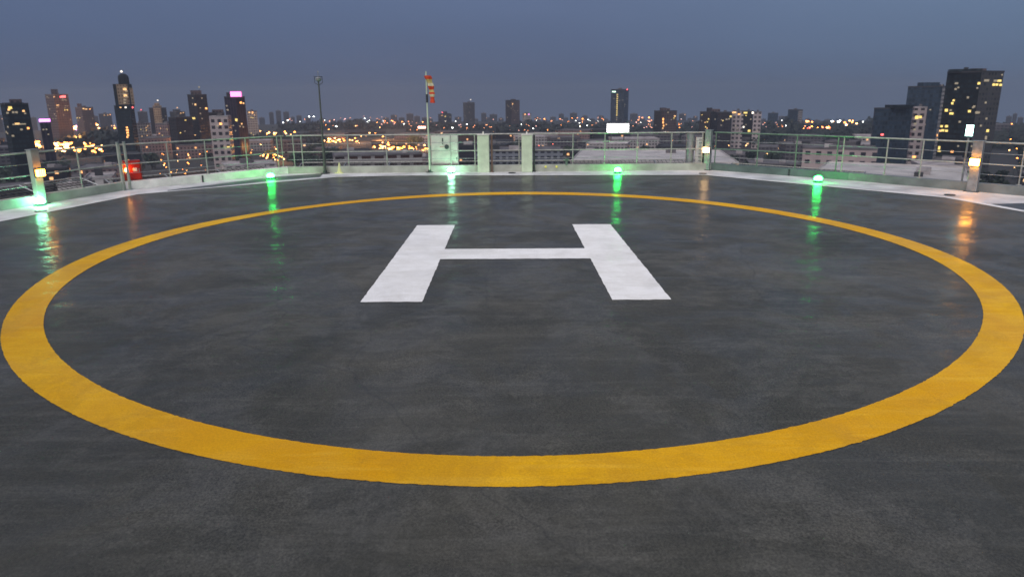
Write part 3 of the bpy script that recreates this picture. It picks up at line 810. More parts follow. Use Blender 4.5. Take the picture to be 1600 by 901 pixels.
for x0, lab in ((316.5, 'thin dark conduit down the bright white kerb, right one of two'), (1233, 'thin dark conduit down the green kerb left of the right green light')):
    si = 2 if x0 < 800 else 4
    a, b = VIS[si], VIS[si + 1]; v = on_seg(x0, a, b, 0.1); uu = seg_unit(a, b)
    mb = MB(); mb.box((v.x + uu.y * 0.012, v.y - uu.x * 0.012, 0.1), (0.04, 0.02, 0.2), math.atan2(uu.y, uu.x))
    tag(mb.build('conduit', M_DARK, origin=(v.x, v.y, 0)), lab, 'conduit')

# ================================================================ the city
ZG = -60.0
DROP = 1700.0
_pa, _pb = proj((-100, 1000, H)), proj((100, 1000, H))
TILT = (_pb[1] - _pa[1]) / (_pb[0] - _pa[0])
def ypx(D, z, px=800): return proj((0, D, z))[1] + (px - 800) * TILT
TB = []
def gz(r): return ZG if r < DROP else ZG - (r - DROP) * 0.042
# ground sheet: radial grid, the plain falls gently away beyond the far districts
def city_ground_mat():
    mt, t, b = new_mat('city_ground')
    nd = t.nodes.new; lk = t.links.new
    tc = nd('ShaderNodeTexCoord')
    v = nd('ShaderNodeTexVoronoi'); v.inputs['Scale'].default_value = 0.012; v.feature = 'DISTANCE_TO_EDGE'; lk(tc.outputs['Object'], v.inputs['Vector'])
    n = nd('ShaderNodeTexNoise'); n.inputs['Scale'].default_value = 0.02; n.inputs['Detail'].default_value = 8; lk(tc.outputs['Object'], n.inputs['Vector'])
    m1 = nd('ShaderNodeMix'); m1.data_type = 'RGBA'; lk(n.outputs['Fac'], m1.inputs[0])
    m1.inputs[6].default_value = (0.008, 0.013, 0.009, 1); m1.inputs[7].default_value = (0.045, 0.038, 0.038, 1)
    mr1 = nd('ShaderNodeMapRange'); mr1.inputs[1].default_value = 0.03; mr1.inputs[2].default_value = 0.06; lk(v.outputs['Distance'], mr1.inputs[0])
    m2 = nd('ShaderNodeMix'); m2.data_type = 'RGBA'; lk(mr1.outputs[0], m2.inputs[0]); m2.inputs[6].default_value = (0.025, 0.023, 0.025, 1)
    lk(m1.outputs[2], m2.inputs[7]); lk(m2.outputs[2], b.inputs['Base Color'])
    b.inputs['Roughness'].default_value = 0.9
    return mt
rings = [0, 60, 150, 300, 500, 800, 1200, 1500, 1700, 2000, 2500, 3200, 4000, 5000]
mb = MB(); nseg = 72
for i in range(len(rings) - 1):
    for k in range(nseg):
        a0, a1 = 2 * math.pi * k / nseg, 2 * math.pi * (k + 1) / nseg
        p = lambda r, a: (r * math.cos(a), r * math.sin(a), gz(r))
        if i == 0: mb.poly([p(0, 0), p(rings[1], a0), p(rings[1], a1)])
        else: mb.quad(p(rings[i], a0), p(rings[i + 1], a0), p(rings[i + 1], a1), p(rings[i], a1))
tag(mb.build('ground', city_ground_mat()), kind='structure')

# haze: one even box of dusk air
mb = MB(); mb.prism([(-5400, -5400), (5400, -5400), (5400, 5400), (-5400, 5400)], -260, 75)
hm_ = bpy.data.materials.new('haze'); hm_.use_nodes = True; t = hm_.node_tree; t.nodes.clear()
o_ = t.nodes.new('ShaderNodeOutputMaterial'); pv = t.nodes.new('ShaderNodeVolumePrincipled')
pv.inputs['Color'].default_value = (0.31, 0.36, 0.46, 1); pv.inputs['Density'].default_value = 0.00025; pv.inputs['Anisotropy'].default_value = 0.0
t.links.new(pv.outputs[0], o_.inputs['Volume'])
hz = mb.build('haze', hm_); tag(hz, kind='stuff')

# facades
FAC = {
 'darkglass': facade('dark_glass_wall', (0.0063, 0.0076, 0.0084), (0.012, 0.018, 0.022), 2.6, 3.4, 0.8, 0.6, 0.2),
 'blueglass': facade('blue_glass_wall', (0.0248, 0.0338, 0.0473), (0.02, 0.032, 0.05), 2.2, 3.6, 0.85, 0.75, 0.2),
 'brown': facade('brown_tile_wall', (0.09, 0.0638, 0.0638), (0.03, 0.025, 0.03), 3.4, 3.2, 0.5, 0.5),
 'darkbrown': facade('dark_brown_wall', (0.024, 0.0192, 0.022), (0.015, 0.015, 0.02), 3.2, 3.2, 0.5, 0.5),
 'purple': facade('dark_purple_wall', (0.025, 0.017, 0.029), (0.015, 0.012, 0.02), 3.2, 3.4, 0.5, 0.9, vstripe=True),
 'pinkwhite': facade('pink_white_wall', (0.342, 0.285, 0.285), (0.03, 0.025, 0.03), 4.6, 4.8, 0.55, 0.52),
 'palegrid': facade('pale_grid_wall', (0.272, 0.248, 0.24), (0.05, 0.04, 0.045), 3.2, 3.4, 0.55, 0.5),
 'tan': facade('tan_lit_wall', (0.264, 0.2, 0.136), (0.10, 0.07, 0.04), 2.6, 3.4, 0.5, 0.5),
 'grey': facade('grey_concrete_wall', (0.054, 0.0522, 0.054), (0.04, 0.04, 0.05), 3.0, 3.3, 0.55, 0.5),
 'hazy': facade('far_grey_wall', (0.055, 0.055, 0.066), (0.04, 0.04, 0.05), 4, 4, 0.5, 0.5, lit=0.025, litcol=(1, 0.55, 0.3), lits=1.6),
 'low1': facade('low_pale_wall', (0.3069, 0.2743, 0.279), (0.03, 0.025, 0.03), 3.4, 3.4, 0.55, 0.5, lit=0.05, litcol=(1, 0.5, 0.2), lits=1.6),
 'low2': facade('low_grey_wall', (0.0893, 0.0814, 0.0893), (0.025, 0.02, 0.03), 4.0, 3.4, 0.65, 0.45, lit=0.04, litcol=(1, 0.6, 0.3), lits=1.6),
 'low3': facade('low_pink_wall', (0.168, 0.1155, 0.1155), (0.03, 0.02, 0.025), 3.4, 3.4, 0.5, 0.5, lit=0.06, litcol=(1, 0.45, 0.15), lits=1.8),
 'low4': facade('low_dark_wall', (0.022, 0.0192, 0.022), (0.015, 0.015, 0.02), 3.4, 3.6, 0.6, 0.5, lit=0.05, litcol=(1, 0.5, 0.2), lits=1.6),
}
M_ROOFL = plain('roof_pale', (0.30, 0.265, 0.27), 0.8, var=0.35, scale=0.15)
M_ROOFM = plain('roof_mid', (0.095, 0.085, 0.092), 0.8, var=0.35, scale=0.15)
M_ROOFD = plain('roof_dark', (0.022, 0.021, 0.025), 0.8, var=0.35, scale=0.15)
M_HALL = plain('hall_roof_sheet', (0.42, 0.385, 0.375), 0.6, var=0.2, scale=0.08)
W_WARM = glow('window_lit_warm', (1.0, 0.55, 0.20), 1.7, False)
W_YEL = glow('window_lit_yellow', (1.0, 0.72, 0.18), 1.5, False)
W_WHITE = glow('window_lit_white', (1.0, 0.88, 0.72), 2.4, False)
W_ORG = glow('window_lit_orange', (1.0, 0.40, 0.10), 3.0, False)
W_DIM = glow('window_lit_dim', (0.75, 0.60, 0.38), 0.45, False)
W_RED = glow('beacon_red', (1.0, 0.10, 0.10), 5, False)
W_PINK = glow('sign_pink', (0.85, 0.30, 1.0), 3.2)
W_PINKW = glow('sign_pink_white', (1.0, 0.34, 0.85), 2.2)
W_MAG = glow('sign_magenta', (1.0, 0.12, 0.5), 1.6)
W_BILL = glow('billboard_face', (1.0, 0.98, 0.97), 5.0)
W_CYAN = glow('crown_light', (0.6, 1.0, 0.75), 3.0, False)

def lit_window(A_, B_, fu, z, w_, h_, mat, root, n_):
    """a lit window standing just proud of the wall A->B (outward normal n_)"""
    p = (A_[0] + (B_[0] - A_[0]) * fu + n_[0] * 0.12, A_[1] + (B_[1] - A_[1]) * fu + n_[1] * 0.12)
    u = Vector((B_[0] - A_[0], B_[1] - A_[1])).normalized()
    w_ *= 0.58; h_ *= 0.60
    mb = MB(); mb.box((p[0], p[1], z), (w_, 0.2, h_), math.atan2(u.y, u.x))
    return mb.build('window', mat, root, origin=(p[0], p[1], z))

def tower(name, label, x0, x1, ytop, D, mat, split=None, mat2=None, steps=(), lit=(), nlit=0, litm=None, ybot=None, k=1.0, group=None, cat='tower', depth=None, zbase=None, roofm=None, beacon=None, lith=2.2, litw=2.6):
    """x0..x1 in photo columns, split = column of the near corner (two walls seen)"""
    ym = (ytop + 205) / 2
    TB.append((x0, x1, ytop, D))
    zb = gz(D) - 0.5 if zbase is None else zbase
    zt = at((x0 + x1) / 2, ytop, D).z
    if split is None:
        a = at(x0, ym, D); b = at(x1, ym, D)
        u = (b - a); u.z = 0; wdt = u.length; u.normalize(); nn = Vector((-u.y, u.x, 0))
        if nn.y < 0: nn = -nn
        dp = depth or max(14, min(wdt * 0.8, 40))
        # keep the outline: the far corners stay inside the view of the near face
        pts = [a, b, b + nn * dp - u * dp * 0.02, a + nn * dp + u * dp * 0.02]
        faces = [(a, b)]
    else:
        xa = at(split, ym, D)
        d0 = Vector((xa.x, xa.y, 0)).normalized(); pr = Vector((d0.y, -d0.x, 0))   # pr points right
        wl = abs((at(x0, ym, D) - xa).dot(pr)); wr = abs((at(x1, ym, D) - xa).dot(pr))
        dl = math.sqrt(max(wl * wr, 1)) * k; dr = wl * wr / dl
        l = at(x0, ym, D + dl); r = at(x1, ym, D + dr)
        pts = [l, xa, r, l + r - xa]
        faces = [(l, xa), (xa, r)]
    P2 = [(p.x, p.y) for p in pts]
    cx0 = sum(p[0] for p in P2) / 4; cy0 = sum(p[1] for p in P2) / 4
    root = empty(name, (cx0, cy0, zb), label, cat, group)
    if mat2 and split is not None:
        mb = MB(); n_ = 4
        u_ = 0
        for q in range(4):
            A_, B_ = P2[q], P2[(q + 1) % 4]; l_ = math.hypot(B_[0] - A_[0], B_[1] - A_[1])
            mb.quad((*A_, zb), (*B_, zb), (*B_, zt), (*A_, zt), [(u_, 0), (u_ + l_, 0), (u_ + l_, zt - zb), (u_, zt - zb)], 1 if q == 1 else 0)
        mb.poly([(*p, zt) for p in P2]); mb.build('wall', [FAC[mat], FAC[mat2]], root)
    else:
        mb = MB(); mb.prism(P2, zb, zt); mb.build('wall', FAC[mat], root)
    c = Vector((cx0, cy0))
    ins = lambda s: [tuple(c + (Vector(p) - c) * s) for p in P2]
    mb = MB(); mb.prism(ins(1.015), zt, zt + 1.1); mb.build('roof', roofm or (M_ROOFD if mat in ('darkglass', 'darkbrown', 'purple', 'blueglass') else M_ROOFM), root)
    mb = MB(); mb.prism(ins(0.22), zt + 1.1, zt + 3.0); mb.build('plant_room', M_ROOFM, root)
    for (sx0, sx1, sy, sm) in steps:
        f0 = (sx0 - x0) / (x1 - x0); f1 = (sx1 - x0) / (x1 - x0)
        A_ = Vector(P2[0]); B_ = Vector(P2[1] if split is None else P2[2]); bk = Vector(P2[3]) - (Vector(P2[0]) if split is None else Vector(P2[0]))
        q0, q1 = A_.lerp(B_, f0), A_.lerp(B_, f1)
        if split is None:
            q = [q0 + bk * 0.15, q1 + bk * 0.15, q1 + bk * 0.85, q0 + bk * 0.85]
        else:
            e = (q1 - q0); nv = Vector((-e.y, e.x)).normalized(); dd = e.length * 0.35
            q = [q0 - nv * dd, q1 - nv * dd, q1 + nv * dd, q0 + nv * dd]
        Dm = (q0.length)
        zs_ = at((sx0 + sx1) / 2, sy, Dm).z
        mb = MB(); mb.prism([tuple(v) for v in q], zt + 0.3, zs_); mb.build('upper_storey', FAC[sm] if isinstance(sm, str) else sm, root)
    rr = random.Random(int(x0 * 13 + ytop))
    fl = []
    for (A_, B_) in faces:
        u = (B_ - A_); u.z = 0; u.normalize(); nn = Vector((u.y, -u.x, 0))
        fl.append((A_, B_, nn, u))
    def put(px, py, mt, ww=litw, hh=lith):
        # choose the wall that this column crosses
        if split is None or px < split: A_, B_, nn, u = fl[0]; xa_, xb_ = x0, (x1 if split is None else split)
        else: A_, B_, nn, u = fl[1]; xa_, xb_ = split, x1
        fu = min(0.97, max(0.03, (px - xa_) / (xb_ - xa_)))
        pt = A_.lerp(B_, fu); Dl = math.hypot(pt.x, pt.y)
        z = min(zt - 1, at(px, py, Dl).z)
        if z < zb + 2: return
        lit_window((A_.x, A_.y), (B_.x, B_.y), fu, z, ww, hh, mt, root, (nn.x, nn.y))
    for e in lit: put(*e)
    for _ in range(nlit):
        px = rr.uniform(x0 + 2, x1 - 2); py = rr.uniform(ytop + 3, min((ybot or 212), 250))
        put(px, py, litm[rr.randrange(len(litm))] if litm else rr.choice((W_WARM, W_DIM, W_DIM, W_DIM, W_YEL)), litw * 0.8, lith * 0.8)
    if beacon:
        bx, by, bm = beacon
        D_ = D + 8; q = at(bx, by, D_)
        mb = MB(); mb.tube((q.x, q.y, zt), (q.x, q.y, q.z), 0.35, 0.2, n=6); mt_ = mb.build('antenna', M_ROOFM, root)
        mb = MB(); mb.lathe((q.x, q.y, q.z), [(0.3, 0), (0.9, 0.6), (0.9, 1.2), (0.2, 1.8)], 8); l_ = mb.build('beacon', bm, root)
    return root, P2, zt

# ---- left cluster
tower('office_tower', 'dark green glass office block with scattered lit windows, leftmost tower in the photo', 4, 48, 163, 620, 'darkglass', split=12, k=1.2,
      steps=((20, 38, 154.5, 'brown'), (9, 40, 160, 'darkglass')), lit=((18.5, 168, W_YEL, 4, 3), (16, 171, W_WARM), (38.5, 173, W_WARM), (12.5, 176, W_DIM), (22, 175, W_DIM), (27, 175, W_DIM), (25, 193, W_WARM, 5, 2), (33, 193.5, W_DIM, 8, 1.5), (23, 194, W_DIM, 8, 1.5), (10, 198, W_DIM), (30, 202, W_DIM), (41, 200, W_ORG), (15, 212, W_DIM), (6, 206, W_DIM)), nlit=2, litm=(W_DIM,))
tower('sign_building', 'slim dark purple building with a glowing pink sign on its roof', 63, 80, 191.5, 700, 'purple', nlit=3, litm=(W_DIM,), cat='building')
a = at(61, 188, 697); b = at(78, 188, 697)
def sign(name, label, x0, x1, y0, y1, D, mat, frame, post_to=None, cat='sign'):
    a = at(x0, (y0 + y1) / 2, D); b = at(x1, (y0 + y1) / 2, D)
    z1, z0 = at(x0, y0, D).z, at(x0, y1, D).z
    u = (b - a); u.z = 0; ln = u.length; rz = math.atan2(u.y, u.x); c = (a + b) / 2
    root = empty(name, (c.x, c.y, z0), label, cat)
    mb = MB(); mb.box((c.x, c.y + 0.6, (z0 + z1) / 2), (ln + 0.8, 0.9, z1 - z0 + 0.8), rz); mb.build('frame', frame, root)
    mb = MB(); mb.box((c.x, c.y, (z0 + z1) / 2), (ln, 0.2, z1 - z0), rz); mb.build('panel', mat, root)
    if post_to is not None:
        for s_ in (-0.3, 0.3):
            mb = MB(); mb.tube((c.x + math.cos(rz) * ln * s_, c.y + 1.0, post_to), (c.x + math.cos(rz) * ln * s_, c.y + 1.0, z0), 0.5, n=8); mb.build('leg', M_DARK, root)
    return root
sign('rooftop_sign', 'glowing violet white rooftop sign on the slim purple building at the left', 61, 78.5, 185.5, 190.3, 690, W_PINK, M_ROOFD, at(70, 192, 690).z - 1)
tower('apartment_tower', 'tall brown apartment tower with red lit sign at its upper right corner', 75, 111, 148, 1050, 'brown', split=88, steps=((85, 96, 139, 'brown'),),
      lit=((88, 151, W_WARM), (78, 151, W_DIM), (92, 164, W_WARM, 6, 2), (102, 171.5, W_YEL), (106, 171.5, W_YEL), (101, 156, W_DIM, 4, 2), (106, 156, W_DIM), (79, 170, W_DIM), (85, 178, W_DIM), (87, 181, W_DIM), (103.5, 150.5, W_RED, 9, 4), (99, 151, W_RED, 4, 3)), nlit=14, litm=(W_DIM,))
tower('apartment_tower', 'hazy brown tower with a lit crown between the brown tower and the tall tapering tower', 120, 148, 168, 1250, 'brown', split=130, steps=((124, 131, 161.5, 'brown'),),
      lit=((133, 169.5, W_WARM, 5, 3), (137, 170, W_WARM, 5, 3), (143, 170, W_ORG, 4, 2), (121, 184, W_YEL), (125, 184, W_YEL), (122, 188, W_DIM)), nlit=6, litm=(W_DIM,))
tower('apartment_block', 'faint low tower with three lights left of the tall tapering tower', 156, 176, 178, 1450, 'hazy', lit=((165, 179.5, W_WARM), (170, 179.5, W_WARM), (174, 178.8, W_ORG)))
# the tall tapering tower
root, P2, zt = tower('glass_tower', 'tallest left tower, dark glass with a gold lit upper face and rounded crown', 181, 212, 166, 800, 'darkglass', split=205, k=0.8,
      lit=((191, 166.5, W_WARM), (199, 167, W_WHITE), (209.5, 166, W_RED, 3, 3), (196.5, 199, W_ORG, 3, 2.5), (196.5, 203, W_ORG, 4, 2.5), (196.5, 207, W_ORG, 4, 2.5), (196.5, 211, W_ORG, 3, 2.5), (195, 214, W_ORG)), nlit=0)
def slab(px0, px1, py0, py1, D, mat, name, root, depth=14, dz=0):
    a, b = at(px0, (py0 + py1) / 2, D), at(px1, (py0 + py1) / 2, D); u = (b - a); u.z = 0; u.normalize(); nn = Vector((-u.y, u.x, 0))
    z1, z0 = at((px0 + px1) / 2, py0, D).z, at((px0 + px1) / 2, py1, D).z
    mb = MB(); mb.prism([(a.x, a.y), (b.x, b.y), (b.x + nn.x * depth, b.y + nn.y * depth), (a.x + nn.x * depth, a.y + nn.y * depth)], z0 + dz, z1)
    return mb.build(name, mat, root)
slab(178.5, 208, 131, 166.3, 802, FAC['darkglass'], 'upper_storey', root, 20)
slab(183.5, 201, 131.5, 163, 800.5, FAC['tan'], 'gold_lit_face', root, 3)  # gold light on the upper face is put into its wall colour
slab(204, 209, 137, 163, 801, FAC['tan'], 'gold_lit_face', root, 3)
q = at(194, 131, 812)
mb = MB(); mb.lathe((q.x, q.y, q.z - 1), [(5, 0), (5, 7), (4.6, 9), (3.2, 10.6), (1.2, 11.4)], 16); mb.build('crown', FAC['darkglass'], root)
mb = MB(); mb.tube((q.x - 1, q.y, q.z + 9), (q.x - 1, q.y, at(192, 112.5, 812).z), 0.3, 0.15, n=6); mb.build('spire', M_ROOFM, root)
zz = at(192, 113, 812).z
mb = MB(); mb.lathe((q.x - 1, q.y, zz), [(0.3, 0), (1.0, 0.7), (1.0, 1.4), (0.3, 2)], 8); mb.build('beacon', W_WHITE, root)
for px, py in ((195, 139), (196, 149)):
    p = at(px, py, 798); mb = MB(); mb.box((p.x, p.y, p.z), (3, 0.3, 2.2), 0.6); mb.build('window', W_WARM, root)
for i in range(5):
    p = at(196 + random.Random(i).uniform(-2, 2), 142 + i * 4.5, 798); mb = MB(); mb.box((p.x, p.y, p.z), (2.5, 0.3, 1.4), 0.6); mb.build('window', W_DIM, root)
tower('apartment_block', 'small hazy dark tower right behind the tall tapering tower', 217, 232, 175, 1350, 'hazy', beacon=(220.5, 172, W_RED))
tower('gabled_tower', 'tan tower with dark wings and a stepped pointed top left of the dark brown pair', 235, 262, 169, 1150, 'darkbrown', steps=((241, 255, 164.5, 'tan'), (244, 252, 160.5, 'tan')), beacon=(246.5, 157.5, W_WHITE), nlit=4, litm=(W_DIM,))
root_g, _, _ = tower('apartment_block', 'tan centre bay in front of the stepped pointed tower', 241.5, 253.5, 168, 1140, 'tan', nlit=3, litm=(W_DIM,), depth=8)
tower('domed_tower', 'rounded grey tower with lit roof lamp beside the stepped pointed tower', 267, 291, 175, 1150, 'grey', split=277, steps=((272, 284, 170.5, 'grey'),), lit=((284, 176.5, W_WARM), (288, 175.5, W_WARM)), beacon=(277, 169, W_WARM), nlit=4)
tower('midrise_block', 'pale pinkish mid-rise with twinkling lit windows below the stepped pointed tower', 204, 236, 193.5, 930, 'palegrid', split=211, k=0.8, nlit=16, litm=(W_YEL, W_WARM, W_DIM), ybot=215, litw=1.8, lith=1.6, cat='apartment block')
tower('midrise_block', 'wide pinkish mid-rise with lit windows left of the dark brown tower', 243, 280, 194, 900, 'low3', split=262, nlit=14, litm=(W_YEL, W_WARM, W_DIM, W_ORG), ybot=214, litw=1.8, lith=1.6, cat='apartment block')
tower('apartment_block', 'broad dark block left of the pink grid apartment tower', 264, 301, 184, 780, 'darkbrown', split=276, nlit=3)
tower('apartment_tower', 'dark brown stepped tower with a mid-height yellow lamp left of the pink signed tower', 296, 326, 148.5, 800, 'darkbrown', split=309, k=1.1, steps=((302, 318, 141, 'brown'),), lit=((307, 163, W_WARM, 4, 3), (323, 169, W_ORG, 4, 3), (304, 153, W_DIM), (318, 153, W_DIM), (302, 184.5, W_YEL, 7, 3), (298, 184, W_DIM), (313, 177, W_DIM)), nlit=5, beacon=(311, 137, W_DIM))
tower('apartment_block', 'dark low block with a brown upper storey behind the pink grid apartment tower', 322, 352, 177, 820, 'darkbrown', steps=((333, 351, 171, 'brown'),), nlit=3)
tower('apartment_tower', 'pinkish white apartment tower with a regular grid of dark windows', 328, 362, 183, 560, 'pinkwhite', split=357, k=0.5, lit=((345, 193, W_ORG, 3, 2.5), (340, 196, W_DIM), (353, 229.5, W_YEL, 3.5, 2), (359.6, 229, W_YEL, 2.5, 2), (347, 229, W_DIM), (349, 232, W_DIM)), roofm=M_ROOFL)
tower('office_tower', 'dark purple tower with a glowing pink sign on its roof', 353, 385, 152, 700, 'purple', split=371, steps=((357, 379, 144, M_ROOFD),), lit=((378, 160, W_ORG, 4, 3), (382, 161, W_WARM, 3, 2), (356, 165, W_DIM), (357, 171.5, W_DIM), (368.5, 187, W_YEL, 4.5, 4), (376, 193, W_WARM), (373, 197, W_DIM), (378, 198, W_DIM)), nlit=4, litm=(W_DIM,))
sign('rooftop_sign', 'glowing pink white rectangular sign on top of the dark purple tower', 360, 376.5, 143.3, 150.5, 689, W_PINKW, W_MAG, at(370, 152, 689).z - 1)
tower('apartment_tower', 'slim white lit tower right of the pink signed tower', 387, 403, 174, 1050, 'palegrid', nlit=6, litm=(W_WARM, W_YEL), lit=((391, 174.5, W_WARM, 4, 3), (396, 174.5, W_ORG, 3, 3)))

# ---- centre
tower('office_block', 'blue grey stepped block with few lights right of the windsock pole', 685, 706, 179, 1250, 'blueglass', steps=((692, 699, 174, 'blueglass'), (688, 704, 177, 'blueglass')), lit=((691, 178.5, W_WARM), (696, 181.5, W_YEL, 4, 2), (696, 189, W_WHITE, 3, 2)), beacon=(691, 176, W_RED), nlit=4)
tower('office_tower', 'grey tower with a white roof light right of the stepped blue block', 724, 742, 160.5, 1400, 'grey', split=729, beacon=(735.5, 156, W_WHITE), nlit=8, litm=(W_DIM,), roofm=M_ROOFM)
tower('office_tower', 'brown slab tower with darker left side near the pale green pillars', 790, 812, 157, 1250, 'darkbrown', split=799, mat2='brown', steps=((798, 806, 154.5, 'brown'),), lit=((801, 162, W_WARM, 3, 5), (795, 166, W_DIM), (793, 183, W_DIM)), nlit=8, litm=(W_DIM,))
tower('apartment_tower', 'small pale tower with pink roof lights right of the brown slab tower', 816.5, 830, 177.5, 1350, 'palegrid', lit=((820.5, 177.5, W_ORG, 4, 3), (826.5, 177.3, W_PINKW, 5, 3)), nlit=4)
tower('office_tower', 'blue glass tower with a vertical line of yellow lights above the white billboard', 954, 981.5, 140, 1080, 'blueglass', split=975, k=0.4,
      lit=tuple((964, 147.5 + i * 3.2, W_YEL, 3.2, 2.4) for i in range(11)) + ((958.5, 143, W_CYAN, 10, 3), (976, 163, W_DIM, 2.5, 4), (975, 166, W_DIM), (964, 184, W_DIM), (964, 187, W_DIM)), beacon=(980, 140.5, W_RED), nlit=5, litm=(W_DIM,))
sign('billboard', 'large glowing white billboard below the blue glass tower', 948.5, 982.5, 193, 206.5, 700, W_BILL, M_DARK, ZG, cat='billboard')
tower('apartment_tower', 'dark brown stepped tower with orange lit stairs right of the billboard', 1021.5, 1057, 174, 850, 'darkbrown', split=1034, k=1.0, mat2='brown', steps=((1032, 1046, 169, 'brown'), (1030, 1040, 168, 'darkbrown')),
      lit=((1036, 186, W_ORG, 3, 5), (1036, 191, W_ORG, 3, 4), (1037, 196, W_ORG, 2.5, 3), (1054, 181, W_WARM, 4, 2.5), (1036, 200, W_WARM), (1039, 206.5, W_WHITE, 6, 2.5), (1044, 206.5, W_WARM, 5, 2.5), (1040, 212, W_WARM, 4, 3), (1042, 218, W_DIM, 4, 3), (1039, 224, W_DIM, 4, 3), (1043, 172, W_DIM)), nlit=6, ybot=235)
tower('apartment_tower', 'dark stepped tower with yellow stair lights at the left of the wide dark group', 1093, 1121, 175.5, 850, 'darkbrown', split=1110, mat2='darkbrown', steps=((1103, 1112, 168, 'darkbrown'), (1111, 1124, 170, 'brown')), lit=((1107, 185.5, W_YEL), (1105.5, 190, W_YEL), (1103, 198, W_YEL), (1105.5, 200, W_WARM), (1104.5, 206, W_DIM, 3, 3), (1117, 186, W_DIM)), nlit=3)
tower('apartment_block', 'plain dark grey block between the dark stepped tower and the pale brown towers', 1121, 1143, 176, 820, 'darkbrown', lit=((1141, 181.5, W_YEL, 3.5, 3), (1135, 186, W_DIM, 4, 2), (1139, 185.5, W_DIM)), nlit=3)
tower('apartment_tower', 'pale pinkish slab with lit roof corners left of the narrow brown slab', 1143.5, 1161, 174, 830, 'pinkwhite', lit=((1143.5, 173, W_WARM, 4, 3), (1147.5, 173, W_WARM, 4, 3), (1154, 178, W_ORG, 4, 2)), nlit=4, litm=(W_DIM,))
tower('apartment_tower', 'narrow dark slab with yellow lamps between two pale pinkish slabs', 1161, 1176, 174.5, 840, 'darkbrown', lit=((1162, 173.5, W_YEL, 4, 3), (1165, 173.2, W_YEL, 4, 3), (1173, 186, W_DIM), (1162.5, 198, W_WHITE, 3, 3), (1171.5, 204, W_YEL, 5, 4), (1175, 173, W_WHITE, 3.5, 4)), nlit=2)
tower('apartment_tower', 'pale pinkish slab at the right end of the wide dark group', 1176.5, 1189, 175.5, 830, 'pinkwhite', nlit=3, litm=(W_DIM,))
tower('office_tower', 'small blue hazy tower left of the taller blue tower', 1199, 1215, 177, 1400, 'blueglass', nlit=2, litm=(W_DIM,))
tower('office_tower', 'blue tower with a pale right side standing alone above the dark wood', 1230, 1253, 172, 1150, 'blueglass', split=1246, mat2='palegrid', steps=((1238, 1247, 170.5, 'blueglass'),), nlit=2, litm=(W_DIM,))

# ---- right cluster
tower('apartment_tower', 'lowest of the dark right towers, stepped, with a pale ribbed right end', 1364, 1423, 170, 640, 'blueglass', split=1366, k=0.25, steps=((1387, 1418, 163.5, 'darkglass'),), lit=((1381, 210, W_RED, 4, 2),), nlit=0)
tower('apartment_tower', 'narrow pale block with a grid of windows in front of the dark blue towers', 1424.5, 1446.5, 168.5, 600, 'pinkwhite', split=1427, k=1.5, lit=((1432, 183, W_YEL, 4, 4), (1437.5, 182.5, W_YEL, 3, 3), (1431, 193, W_DIM), (1431, 202, W_DIM), (1436, 245, W_ORG, 4, 2.5)), roofm=M_ROOFL)
tower('office_tower', 'dark blue slab tower with a pale right end left of the tallest right tower', 1414.5, 1479, 136, 690, 'blueglass', split=1468, k=0.5, mat2='palegrid', steps=((1433, 1458, 128.5, 'blueglass'), (1459, 1468, 131.5, 'palegrid')), lit=((1470, 211, W_ORG, 3, 3), (1473, 213, W_WARM), (1472, 206, W_DIM), (1471, 218, W_ORG)), nlit=3, litm=(W_DIM,))
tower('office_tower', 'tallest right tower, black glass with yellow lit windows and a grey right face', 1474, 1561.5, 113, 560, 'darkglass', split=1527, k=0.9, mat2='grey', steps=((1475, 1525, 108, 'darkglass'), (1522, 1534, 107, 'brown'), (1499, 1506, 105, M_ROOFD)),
      lit=((1491, 130, W_DIM, 4, 2), (1525.5, 130, W_YEL, 3, 2.5), (1491, 139, W_DIM), (1490.5, 156.5, W_YEL), (1489, 161, W_YEL, 2.6, 2.6), (1481, 172, W_YEL, 3.6, 3.2), (1488, 172, W_DIM), (1490, 177, W_YEL, 5, 2.4), (1517.5, 173.5, W_YEL, 3.2, 2.6), (1523.5, 166, W_DIM), (1477, 197, W_YEL, 3, 2.4), (1485, 197, W_YEL, 3.5, 2.6), (1480, 203.5, W_YEL, 3.4, 2.4), (1486, 204, W_YEL, 3.4, 2.4), (1476, 204, W_WARM),
           (1536, 125.5, W_DIM, 8, 2.4), (1556, 126, W_YEL, 6, 2.2), (1550, 126, W_DIM, 6, 2.2), (1548, 132, W_YEL, 4, 2.6), (1553, 132, W_YEL, 4, 2.4), (1559, 132.5, W_YEL, 4, 2.4), (1528.6, 175.5, W_DIM, 5, 2.6), (1532, 175.5, W_DIM), (1550, 204, W_YEL, 4, 3), (1549, 215, W_DIM, 3, 4), (1478, 231, W_YEL, 2.6, 4), (1479, 236, W_YEL, 4, 1.6), (1500, 237, W_ORG, 3.4, 1.8), (1512, 152, W_DIM), (1505, 190, W_DIM), (1540, 160, W_DIM), (1545, 185, W_DIM), (1538, 196, W_DIM)), nlit=6, litm=(W_DIM,), ybot=235, roofm=M_ROOFD)

